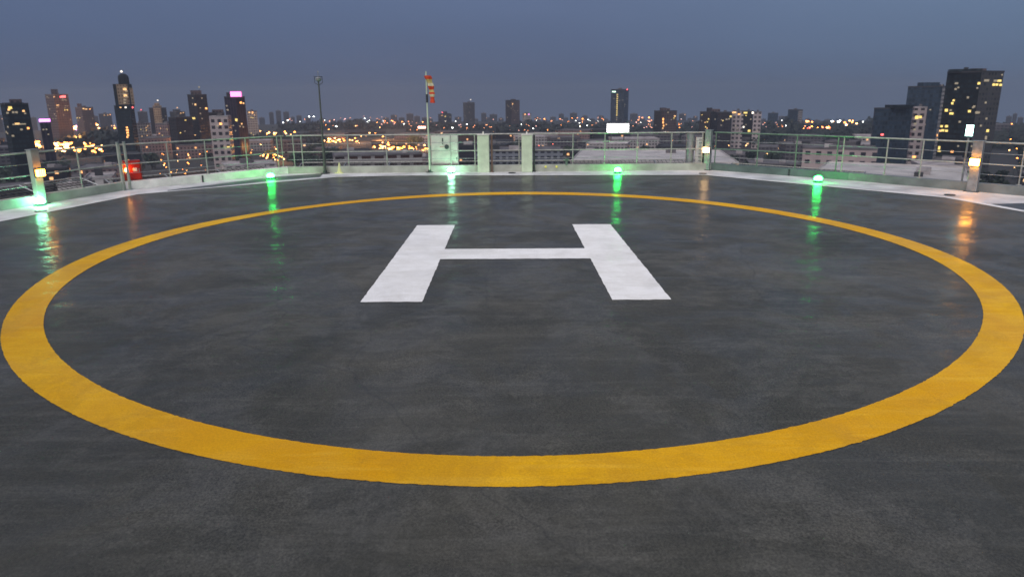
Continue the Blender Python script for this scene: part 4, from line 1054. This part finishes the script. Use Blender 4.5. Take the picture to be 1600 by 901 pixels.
# ---- the far, hazy skyline
far_spec = []
rf = random.Random(21)
for x, y, wd in ((425, 176, 7), (436, 173, 8), (448, 175, 9), (458, 183, 6), (468, 181, 8), (482, 184, 8), (604, 184, 9), (616, 180, 10), (628, 184, 9), (641, 178, 11), (652, 182, 9), (664, 184, 9), (716, 183, 10), (756, 177, 8), (763, 184, 8), (771, 179, 12), (783, 185, 8), (840, 184, 10), (851, 187, 8),
                 (864, 183, 9), (877, 178, 8), (884, 184, 7), (896, 177, 11), (910, 184, 6), (914, 181, 8), (925, 186, 9), (938, 181, 10), (946, 186, 8), (990, 178, 12), (1003, 185, 9), (1066, 178, 11), (1078, 185, 9), (1086, 182, 7), (1220, 182, 9), (1575, 182, 9), (1584, 178, 7), (1593, 184, 9), (0, 180, 10), (54, 184, 9), (150, 182, 10), (410, 184, 9), (504, 186, 9), (520, 187, 10), (532, 188, 8),
                 (545, 187, 9), (560, 188, 9), (578, 188, 9), (592, 187, 8), (1262, 186, 9), (1275, 188, 12), (1292, 187, 10), (1312, 188, 10), (1330, 187, 9), (1346, 189, 8), (672, 186, 9), (700, 186, 9), (744, 186, 7), (1100, 184, 8), (1192, 186, 8)):
    D = rf.uniform(1640, 2100)
    tower('distant_tower', 'small hazy grey tower block on the far skyline', x - wd / 2, x + wd / 2, y, D, 'hazy', group='hazy far skyline towers', depth=18)

# ---- large halls and low buildings just beyond the deck
def block(name, label, x0, x1, D, h, mat, roofm, depth, group=None, cat='building', rot=0.0, house=True, seed=0, z_base=None):
    zb = ZG - 0.3 if z_base is None else z_base
    ymid = at((x0 + x1) / 2, 150, D)
    yy = ypx(D, ZG + h)
    a, b = at(x0, yy, D), at(x1, yy, D)
    c = (a + b) / 2; wdt = math.hypot(b.x - a.x, b.y - a.y)
    az = math.atan2(b.y - a.y, b.x - a.x) + rot
    ca, sa = math.cos(az), math.sin(az)
    P = lambda x, y: (c.x + x * ca - y * sa, c.y + x * sa + y * ca)
    fp = [P(-wdt / 2, 0), P(wdt / 2, 0), P(wdt / 2, depth), P(-wdt / 2, depth)]
    root = empty(name, (c.x, c.y, zb), label, cat, group)
    mb = MB(); mb.prism(fp, zb, ZG + h, bottom=False); mb.build('wall', mat, root)
    rf_ = [P(-wdt / 2 - 0.3, -0.3), P(wdt / 2 + 0.3, -0.3), P(wdt / 2 + 0.3, depth + 0.3), P(-wdt / 2 - 0.3, depth + 0.3)]
    mb = MB(); mb.prism(rf_, ZG + h, ZG + h + 0.5)
    for (q0, q1) in ((0, 1), (1, 2), (2, 3), (3, 0)):      # upstand round the roof
        A_, B_ = Vector(rf_[q0]), Vector(rf_[q1]); u = (B_ - A_).normalized(); nn = Vector((-u.y, u.x)) * 0.35
        mb.prism([tuple(A_), tuple(B_), tuple(B_ + nn), tuple(A_ + nn)], ZG + h + 0.5, ZG + h + 1.2, bottom=False)
    mb.build('roof', roofm, root)
    if house:
        rr = random.Random(seed + int(x0)); n_ = rr.randint(1, 3)
        for _ in range(n_):
            ww = rr.uniform(3, min(8, wdt * 0.35)); x = rr.uniform(-wdt / 2 + ww, wdt / 2 - ww) if wdt > 2.2 * ww else 0; y = rr.uniform(ww, max(ww + 0.1, depth - ww)); hh = rr.uniform(1.8, 3.6)
            cc = P(x, y); mb = MB(); mb.box((cc[0], cc[1], ZG + h + 0.5 + hh / 2), (ww, ww * rr.uniform(0.6, 1), hh), az); mb.build('roof_hut', rr.choice((M_ROOFM, M_ROOFL, M_ROOFD)), root)
    return root
block('hall', 'long pale flat-roofed hall seen through the far railing right of the pillars', 892, 1155, 412, 22, FAC['low2'], M_HALL, 90, cat='hall', house=True, rot=0.03)
block('hall', 'pale flat hall roof behind the green railing at the right', 1262, 1520, 372, 20, FAC['low2'], M_HALL, 85, cat='hall', house=True, rot=-0.04, seed=4)
block('office_block', 'blue grey low block with a row of dark windows between and right of the pillars', 742, 880, 520, 20, facade('bluegrey_wall', (0.16, 0.17, 0.20), (0.02, 0.02, 0.03), 5, 4.4, 0.6, 0.5), M_ROOFM, 40, rot=0.02)
block('villa_block', 'bright white low building with dark windows below the pink grid apartment tower', 350, 432, 490, 17, facade('white_wall_dark_windows', (0.50, 0.44, 0.43), (0.03, 0.03, 0.03), 5.5, 5.0, 0.6, 0.5), M_ROOFL, 30, rot=0.1)
block('villa_block', 'white low building seen between the left post and the red cabinet', 84, 124, 345, 26, facade('white_wall_plain', (0.50, 0.47, 0.46), (0.10, 0.09, 0.09), 6, 5.0, 0.4, 0.4), M_ROOFL, 22, rot=-0.2)
block('villa_block', 'second smaller white low building just left of the red cabinet', 128, 172, 385, 24, facade('white_wall_plain_b', (0.46, 0.43, 0.42), (0.08, 0.07, 0.07), 6, 5.0, 0.4, 0.4), M_ROOFL, 24, rot=-0.1)
block('long_block', 'long pale pinkish low building behind the green railing left of the dark blue towers', 1255, 1372, 520, 24, facade('long_pink_wall', (0.34, 0.27, 0.27), (0.03, 0.03, 0.04), 7, 6, 0.45, 0.45), M_ROOFM, 30, rot=0.03)
block('long_block', 'long low pale building with brown openings left of the windsock pole', 520, 660, 480, 22, facade('long_grey_wall', (0.24, 0.22, 0.22), (0.04, 0.02, 0.015), 9, 6, 0.7, 0.4), M_ROOFM, 34, rot=0.05)

# street lamp places come first: the low blocks and trees leave the streets under them open
LAMPQ = []
def lamp_dist(px, py):
    d = ray(px, py)
    if d.z >= 0: return DROP
    t = (ZG + 8.7 - H) / d.z; return min(DROP, math.hypot(d.x, d.y) * t)
rl = random.Random(33)
def cluster(n, x0, x1, y0, y1, cols, size, label, group, slope=0):
    for _ in range(n):
        x = rl.uniform(x0, x1)
        y = rl.uniform(y0, y1) + slope * (x - x0)
        for _t in range(12):
            dl_ = lamp_dist(x, y)
            if not any(q[0] - 2 < x < q[1] + 2 and y > q[2] - 2 and dl_ > q[3] - 25 for q in TB): break
            x = rl.uniform(x0, x1); y = rl.uniform(y0, y1) + slope * (x - x0)
        else: continue
        LAMPQ.append((x, y, rl.choice(cols), size * rl.uniform(0.6, 1.35), label, group))
O_, W_, H_ = 'orange', 'warm', 'white'
cluster(17, 54, 80, 221, 230, (O_, W_, O_), 1.15, 'orange street lamp in the glowing patch below the violet rooftop sign', 'street lamps below the violet sign')
cluster(24, 80, 104, 217, 236, (O_, W_), 1.25, 'orange street lamp in the dense patch right of the slim purple building', 'street lamps right of the purple building')
cluster(28, 100, 160, 222, 238, (O_, W_, O_), 1.15, 'orange street lamp in the row behind the left railing', 'street lamps in a row behind the left railing')
cluster(12, 78, 128, 193, 203, ('pink', W_, O_), 0.75, 'pink or orange lamp at the foot of the tall brown apartment tower', 'lamps at the foot of the brown tower')
cluster(8, 150, 180, 192, 200, (W_, O_), 0.7, 'orange lamp left of the tall tapering tower foot', 'lamps left of the tapering tower')
cluster(7, 2, 50, 214, 224, (H_, W_), 0.8, 'pale lamp in front of the leftmost dark tower', 'pale lamps below the leftmost tower')
cluster(15, 398, 460, 204, 210, (W_, W_, O_), 0.75, 'warm street lamp in the long string right of the slim white tower', 'string of street lamps right of the white tower')
cluster(20, 408, 442, 240, 253, (O_, O_, W_), 0.62, 'orange street lamp in the yellow patch just left of the far railing corner', 'street lamps by the left railing corner')
cluster(26, 504, 570, 214, 222, (O_, W_, W_), 0.72, 'orange street lamp in the string right of the dark mast', 'street lamps right of the dark mast', slope=0.03)
cluster(14, 582, 606, 222, 232, (O_, W_), 0.75, 'orange street lamp at the left end of the brightest patch', 'street lamps left in the brightest patch')
cluster(34, 604, 650, 228, 238, (W_, O_, O_), 0.95, 'warm street lamp in the brightest patch left of the windsock pole', 'street lamps in the brightest patch')
cluster(6, 658, 668, 225, 236, (W_, O_), 0.9, 'orange street lamp just left of the windsock pole behind the railing', 'street lamps by the windsock pole')
cluster(10, 505, 600, 196, 214, (W_, H_, O_), 0.7, 'single warm lamp near the wood behind the far railing', 'single lamps near the far wood')
cluster(22, 250, 330, 222, 272, (O_, W_, O_), 0.42, 'small orange lamp between the low blocks behind the red cabinet', 'small lamps behind the red cabinet')
cluster(9, 262, 300, 264, 272, (O_, W_), 0.42, 'small orange lamp low over the white kerb right of the red cabinet', 'small lamps over the white kerb')
cluster(8, 330, 430, 224, 246, (O_, W_), 0.42, 'small lamp around the pink grid apartment tower foot', 'small lamps round the pink grid tower')
cluster(24, 600, 760, 183, 200, ('dim', 'faint', 'dim', O_, H_), 0.56, 'tiny far lamp on the skyline around the windsock pole', 'tiny far lamps round the windsock pole')
cluster(26, 760, 950, 183, 197, ('dim', 'faint', 'dim', O_, H_), 0.52, 'tiny far lamp on the skyline above the pillars', 'tiny far lamps above the pillars')
cluster(12, 985, 1024, 182, 200, ('dim', 'faint', 'dim', O_, H_), 0.63, 'tiny lamp right of the billboard', 'tiny lamps right of the billboard')
cluster(12, 1254, 1298, 197, 200, (W_, O_, 'red'), 0.8, 'orange lamp in the lower straight row over the dark wood', 'row of lamps over the dark wood')
cluster(6, 1254, 1270, 188.5, 190.5, (W_, O_), 0.7, 'orange lamp in the short upper row right of the blue tower', 'short upper row of lamps')
cluster(13, 1290, 1352, 188, 195, (W_, H_, O_), 0.85, 'bright lamp on the skyline left of the dark right towers', 'skyline lamps left of the right towers')
cluster(10, 770, 870, 222, 238, (O_, 'red', W_), 0.45, 'small orange lamp seen between the pillars and right of them', 'small lamps between the pillars')
cluster(8, 1030, 1220, 212, 240, (O_, W_, H_), 0.45, 'small lamp in the quarter around the far right corner post', 'small lamps round the far right corner')
cluster(8, 1565, 1600, 190, 262, (O_, W_, 'red'), 0.5, 'small lamp right of the tallest right tower', 'small lamps right of the tallest tower')
cluster(10, 436, 600, 181, 188, ('dim', 'faint', 'dim', O_, H_), 0.50, 'tiny far lamp on the skyline around the dark mast', 'tiny far lamps round the dark mast')

cluster(30, 440, 640, 183, 196, ('dim', 'faint', 'dim', O_, H_), 0.45, 'tiny lamp among the far districts between the mast and the windsock', 'tiny lamps between mast and windsock')
cluster(22, 640, 960, 186, 204, ('dim', 'faint', 'dim', O_, H_), 0.45, 'tiny lamp in the far districts above the far railing', 'tiny lamps above the far railing')
cluster(16, 985, 1120, 183, 200, ('dim', 'faint', 'dim', O_, H_), 0.45, 'tiny lamp around the dark brown stepped tower right of the billboard', 'tiny lamps round the stepped tower')
cluster(14, 215, 330, 190, 214, ('dim', 'faint', 'dim', O_, H_), 0.45, 'tiny lamp between the towers left of the pink signed tower', 'tiny lamps between the left towers')
cluster(12, 1190, 1260, 186, 200, ('dim', 'faint', 'dim', O_, H_), 0.45, 'tiny lamp around the two small blue towers', 'tiny lamps round the blue towers')

LAMPD = [(q[0], q[1], lamp_dist(q[0], q[1])) for q in LAMPQ]
def fit_height(xa, xb, dd, h, slack=1):
    for lx, ly, ld in LAMPD:
        if xa - slack < lx < xb + slack and dd - 4 < ld:
            while h > 0 and ypx(dd, ZG + h + 3.0, lx) < ly + 2.5: h -= 1.0
            if ld < dd + 34 and xa < lx < xb: h = 0
    return h

# ---- dense low city
glow_px = [(95, 228, 42), (560, 228, 28), (620, 232, 42), (430, 250, 24), (650, 225, 14)]
zones = []
rc = random.Random(77)
def in_view_block(px, py, wpx):
    for gx, gy, gr in glow_px:
        if abs(px - gx) < gr * 0.7 and abs(py - gy) < 7: return True
    return False
keep = [(892, 1155, 290, 520), (1262, 1520, 290, 470), (742, 880, 380, 570), (350, 432, 400, 530), (60, 172, 290, 420), (1255, 1372, 480, 560), (520, 660, 390, 520),
        (322, 366, 520, 640), (1415, 1565, 540, 760), (1360, 1430, 590, 690), (0, 50, 560, 660), (350, 388, 670, 740), (62, 80, 680, 730), (180, 214, 770, 850), (945, 985, 680, 720)]
nb = 0
D = 290.0
labs = {
 'L': ('low-rise block in the dense quarter behind the left railing', 'low blocks behind the left railing'),
 'C': ('low-rise block in the dense quarter behind the far railing', 'low blocks behind the far railing'),
 'R': ('low-rise block in the dense quarter behind the right railing', 'low blocks behind the right railing')}
tree_spots = []
while D < 1080:
    x = -60 + rc.uniform(0, 40)
    while x < 1660:
        wm = rc.uniform(22, 46) * (1 + (D - 300) / 1400)
        wpx = wm * F / D
        h = rc.choice((7, 9, 11, 13, 15, 18)) + (rc.uniform(0, 8) if D > 520 else 0)
        if D < 360: h = rc.uniform(5, 16)
        xc = x + wpx / 2
        dd = D * rc.uniform(0.97, 1.05)
        ybase = ypx(dd, ZG)
        bad = any(k0 - 10 < xc + wpx / 2 and xc - wpx / 2 < k1 + 10 and d0 - 12 < dd < d1 for k0, k1, d0, d1 in keep) or in_view_block(xc, ybase - 4, wpx)
        if not bad:
            h = fit_height(x, x + wpx, dd, h)
            bad = h < 4.5
        if rc.random() < 0.13 or bad:
            if not any(k0 - 6 < xc < k1 + 6 and d0 - 5 < dd < d1 + 5 for k0, k1, d0, d1 in keep): tree_spots.append((xc, dd))
            x += wpx * 0.8; continue
        z_ = 'L' if xc < 440 else ('C' if xc < 1110 else 'R')
        r_ = rc.random()
        if z_ == 'R': mt, rm = (('low2', M_ROOFM) if r_ < 0.4 else ('low4', M_ROOFD) if r_ < 0.75 else ('low1', M_ROOFL))
        elif z_ == 'C': mt, rm = (('low2', M_ROOFM) if r_ < 0.35 else ('low4', M_ROOFD) if r_ < 0.7 else ('low3', M_ROOFM) if r_ < 0.85 else ('low1', M_ROOFL))
        else: mt, rm = (('low1', M_ROOFL) if r_ < 0.35 else ('low3', M_ROOFM) if r_ < 0.55 else ('low2', M_ROOFM) if r_ < 0.75 else ('low4', M_ROOFD))
        tone = {'low1': 'pale', 'low2': 'grey', 'low3': 'pinkish', 'low4': 'dark'}[mt]
        lb, gr = labs[z_]
        block('low_block', f'{tone} flat-roofed {lb}', x, x + wpx, dd, h, FAC[mt], rm, min(wm * 0.8, 34), group=f'{tone} {gr}', rot=rc.uniform(-0.25, 0.25), house=D < 700, seed=nb)
        nb += 1
        if rc.random() < 0.3: tree_spots.append((x + wpx + 4, dd - 4))
        x += wpx + rc.uniform(4, 16) * 300 / D
    D *= 1.125

# ---- trees
def leaf_mat(name, c):
    mt, t, b = new_mat(name)
    nd = t.nodes.new; lk = t.links.new
    gi = nd('ShaderNodeNewGeometry')
    mx = nd('ShaderNodeMix'); mx.data_type = 'RGBA'; lk(gi.outputs['Random Per Island'], mx.inputs[0])
    mx.inputs[6].default_value = tuple(v * 0.5 for v in c) + (1,); mx.inputs[7].default_value = tuple(v * 1.5 for v in c) + (1,)
    lk(mx.outputs[2], b.inputs['Base Color']); b.inputs['Roughness'].default_value = 0.8
    return mt
M_LEAF = leaf_mat('foliage', (0.016, 0.027, 0.015))
M_LEAFD = leaf_mat('far_foliage', (0.009, 0.013, 0.011))
M_BARK = plain('bark', (0.06, 0.045, 0.035), 0.9)
def crown_mesh(seed, r=4.5, h=6.5, n=320, s=1.1):
    rr = random.Random(seed); mb = MB()
    cl_ = [(rr.gauss(0, r * 0.45), rr.gauss(0, r * 0.45), rr.uniform(-h * 0.35, h * 0.4), rr.uniform(0.35, 0.6)) for _ in range(9)]
    for k in range(n):
        c = rr.choice(cl_); q = Vector((rr.gauss(0, 1), rr.gauss(0, 1), rr.gauss(0, 1))).normalized() * (r * c[3] * rr.uniform(0.6, 1.1))
        p = Vector((c[0], c[1], c[2])) + q + Vector((0, 0, 3.2 + h * 0.45))
        a = Vector((rr.gauss(0, 1), rr.gauss(0, 1), rr.gauss(0, 1))).normalized(); b = a.orthogonal().normalized()
        e = s * rr.uniform(0.5, 1.2)
        mb.quad(p - a * e, p + b * e * 0.7, p + a * e, p - b * e * 0.7)
    return mb
protos = []
for sd_ in range(4):
    root = empty('broadleaf_tree', (0, 0, 0), 'dark leafy tree standing between the low city blocks', 'tree', 'trees between the low city blocks')
    mb = MB(); mb.tube((0, 0, 0), (0.2, 0, 3.4), 0.35, 0.22, n=7); mb.tube((0.2, 0, 3.2), (1.6, 0.6, 6), 0.18, 0.07, n=5); mb.tube((0.2, 0, 3.2), (-1.3, -0.5, 6.2), 0.18, 0.07, n=5); mb.tube((0.2, 0, 3.2), (0.1, 1.0, 7), 0.18, 0.07, n=5)
    tr = mb.build('trunk', M_BARK, root)
    cr = crown_mesh(sd_).build('crown', M_LEAF, root)
    protos.append((root, tr, cr))
used = set(); rt = random.Random(5)
cnt = 0
for (px, dd) in tree_spots:
    for _ in range(rt.randint(1, 3)):
        if cnt >= 170: break
        D_ = dd + rt.uniform(-8, 12); p = at(px + rt.uniform(-10, 10) * 300 / dd, 190, D_)
        if fit_height(proj(p)[0] - 8, proj(p)[0] + 8, D_, 12, 1) < 11: continue
        i = rt.randrange(4); root, tr, cr = protos[i]
        if i in used:
            r2 = root.copy(); COL.objects.link(r2)
            for ch in (tr, cr):
                c2 = ch.copy(); COL.objects.link(c2); c2.parent = r2
        else: r2 = root; used.add(i)
        r2.location = (p.x, p.y, ZG); s_ = rt.uniform(0.8, 1.5); r2.scale = (s_ * 1.15, s_ * 1.15, s_); r2.rotation_euler.z = rt.uniform(0, 6.28)
        cnt += 1
# far woods: one mass of foliage in belts
mb = MB(); rw = random.Random(9)
def belt(x0, x1, D0, D1, n, h0, h1, s=3.2):
    for _ in range(n):
        D_ = rw.uniform(D0, D1); px = rw.uniform(x0, x1); p = at(px, 200, D_)
        hgt = rw.uniform(h0, h1) * (0.8 + 0.3 * math.sin(px * 0.07) * math.sin(px * 0.023 + 1))
        for k in range(16):
            q = Vector((p.x + rw.gauss(0, 5), p.y + rw.gauss(0, 5), gz(D_) + hgt * rw.uniform(0.15, 1) ))
            sx, sy = proj(q)
            if any(abs(sx - lx) < 4 and abs(sy - ly) < 4 and ld > D_ for lx, ly, ld in LAMPD): continue
            a = Vector((rw.gauss(0, 1), rw.gauss(0, 1), rw.gauss(0, 1))).normalized(); b = a.orthogonal().normalized(); e = s * rw.uniform(0.5, 1.2)
            mb.quad(q - a * e, q + b * e * 0.8, q + a * e, q - b * e * 0.8)
belt(640, 950, 1080, 1300, 700, 10, 17)
belt(1180, 1372, 950, 1300, 620, 14, 24)
belt(440, 640, 1330, 1480, 330, 10, 18)
belt(95, 185, 880, 1100, 300, 14, 24)
belt(985, 1100, 1000, 1200, 260, 12, 20)
belt(1560, 1640, 900, 1300, 200, 12, 22)
belt(380, 500, 950, 1100, 200, 8, 14)
tag(mb.build('far_woods', M_LEAFD, origin=(0, 1000, ZG)), kind='stuff')

# ---- street lamps: pole, arm and glowing lantern, one model copied
LM = {'orange': glow('lamp_orange', (1.0, 0.30, 0.05), 13, False), 'warm': glow('lamp_warm', (1.0, 0.50, 0.17), 12, False), 'white': glow('lamp_white', (0.95, 0.98, 0.9), 14, False), 'red': glow('lamp_red', (1.0, 0.16, 0.10), 9, False), 'pink': glow('lamp_pink', (1.0, 0.30, 0.75), 13, False), 'dim': glow('lamp_dim_orange', (1.0, 0.36, 0.14), 5, False), 'faint': glow('lamp_faint_pink', (1.0, 0.50, 0.42), 4, False)}
LP = {}
for nme, mt in LM.items():
    mbp = MB(); mbp.tube((0, 0, 0), (0, 0, 8.6), 0.14, 0.09, n=5, caps=False); mbp.tube((0, 0, 8.5), (1.2, 0, 9), 0.08, n=4, caps=False)
    mbl = MB(); mbl.lathe((1.2, 0, 8.7), [(0.35, -0.45), (0.8, -0.2), (0.85, 0.25), (0.3, 0.5)], 8)
    root = empty('street_lamp', (0, 0, 0), 'street lamp', 'street lamp')
    LP[nme] = [root, mbp.build('pole', M_DARK, root), mbl.build('lantern', mt, root), False]
nl = 0
def lamp(px, py, c, size, label, group):
    global nl
    d = ray(px, py); hl = 8.7
    # where the sight line meets the lantern level above the ground
    t = (ZG + hl - H) / d.z; r_ = math.hypot(d.x, d.y) * t
    if d.z >= 0 or r_ > DROP or r_ < 0: r_ = 1690 + rl.uniform(0, 120)
    p = at(px, py, r_)
    root, pole, lan, usd = LP[c]
    if usd:
        r2 = root.copy(); COL.objects.link(r2)
        for ch in (pole, lan):
            c2 = ch.copy(); COL.objects.link(c2); c2.parent = r2
            if ch is lan: sc_ = size * 1.05 * r_ / 620.0; c2.scale = (sc_,) * 3; c2.location = (1.2 - 1.2 * sc_, 0, 8.7 - 8.7 * sc_)
    else:
        r2 = root; LP[c][3] = True
    r2['label'] = label; r2['group'] = group
    r2.location = (p.x, p.y, p.z - hl if abs(p.z - hl - gz(r_)) < 40 else gz(r_)); nl += 1
order = sorted(range(len(LAMPQ)), key=lambda k: -LAMPQ[k][3])
for k in sorted(order[:292]): lamp(*LAMPQ[k])
# the smallest of the far lamps, beyond counting, as one mass
rest = {}
for k in order[292:]:
    px, py, c, size, _l, _g = LAMPQ[k]
    r_ = lamp_dist(px, py); p = at(px, py, r_); mm_ = rest.setdefault(c, len(rest))
    e = 0.85 * size * 1.05 * r_ / 620
    if not k % 1:
        f0 = len(mbs.f) if 'mbs' in globals() else 0
        if not f0: mbs = MB()
        mbs.lathe((p.x, p.y, p.z), [(e * 0.45, -e * 0.5), (e, -e * 0.2), (e, e * 0.3), (e * 0.4, e * 0.6)], 6)
        zgd = gz(r_); mbs.tube((p.x, p.y, zgd), (p.x, p.y, p.z - e * 0.5), 0.2, n=4, caps=False)
        for q in range(f0, len(mbs.f)): mbs.mi[q] = mm_ if q < len(mbs.f) - 4 else len(LM)
names = sorted(rest, key=rest.get)
mats_ = [LM[n_] for n_ in names] + [LM[names[0]]] * (len(LM) - len(names)) + [M_DARK]
tag(mbs.build('far_street_lamps', mats_, origin=(0, 1200, ZG)), kind='stuff')
for s_ in (('neon_strip', 'glowing pinkish strip sign low on the skyline left of the windsock pole', 653, 665, 197, 200.5, 900),):
    sign(s_[0], s_[1], s_[2], s_[3], s_[4], s_[5], s_[6], glow('neon_salmon', (1.0, 0.42, 0.32), 6), M_DARK, ZG)
# pools of sodium light on the streets under the brightest patches
def pool(px, py, pw, col=(1.0, 0.42, 0.12), r_=4):
    q = ground(px, py, ZG)
    ld = bpy.data.lights.new('street_glow', 'POINT'); ld.energy = pw; ld.color = col; ld.shadow_soft_size = r_
    o = bpy.data.objects.new('street_glow', ld); COL.objects.link(o); o.location = (q.x, q.y, ZG + 14)
for px, py, pw in ((64, 228, 1.6e5), (92, 230, 2.4e5), (125, 233, 2e5), (150, 232, 6e4), (428, 252, 5e4), (520, 220, 8e4), (560, 222, 8e4), (595, 230, 1e5), (618, 236, 1.6e5), (642, 236, 1.6e5), (664, 234, 6e4), (290, 270, 1.2e4), (840, 226, 2e4), (280, 240, 2e4)):
    pool(px, py, pw)
print('blocks', nb, 'trees', cnt, 'lamps', nl)
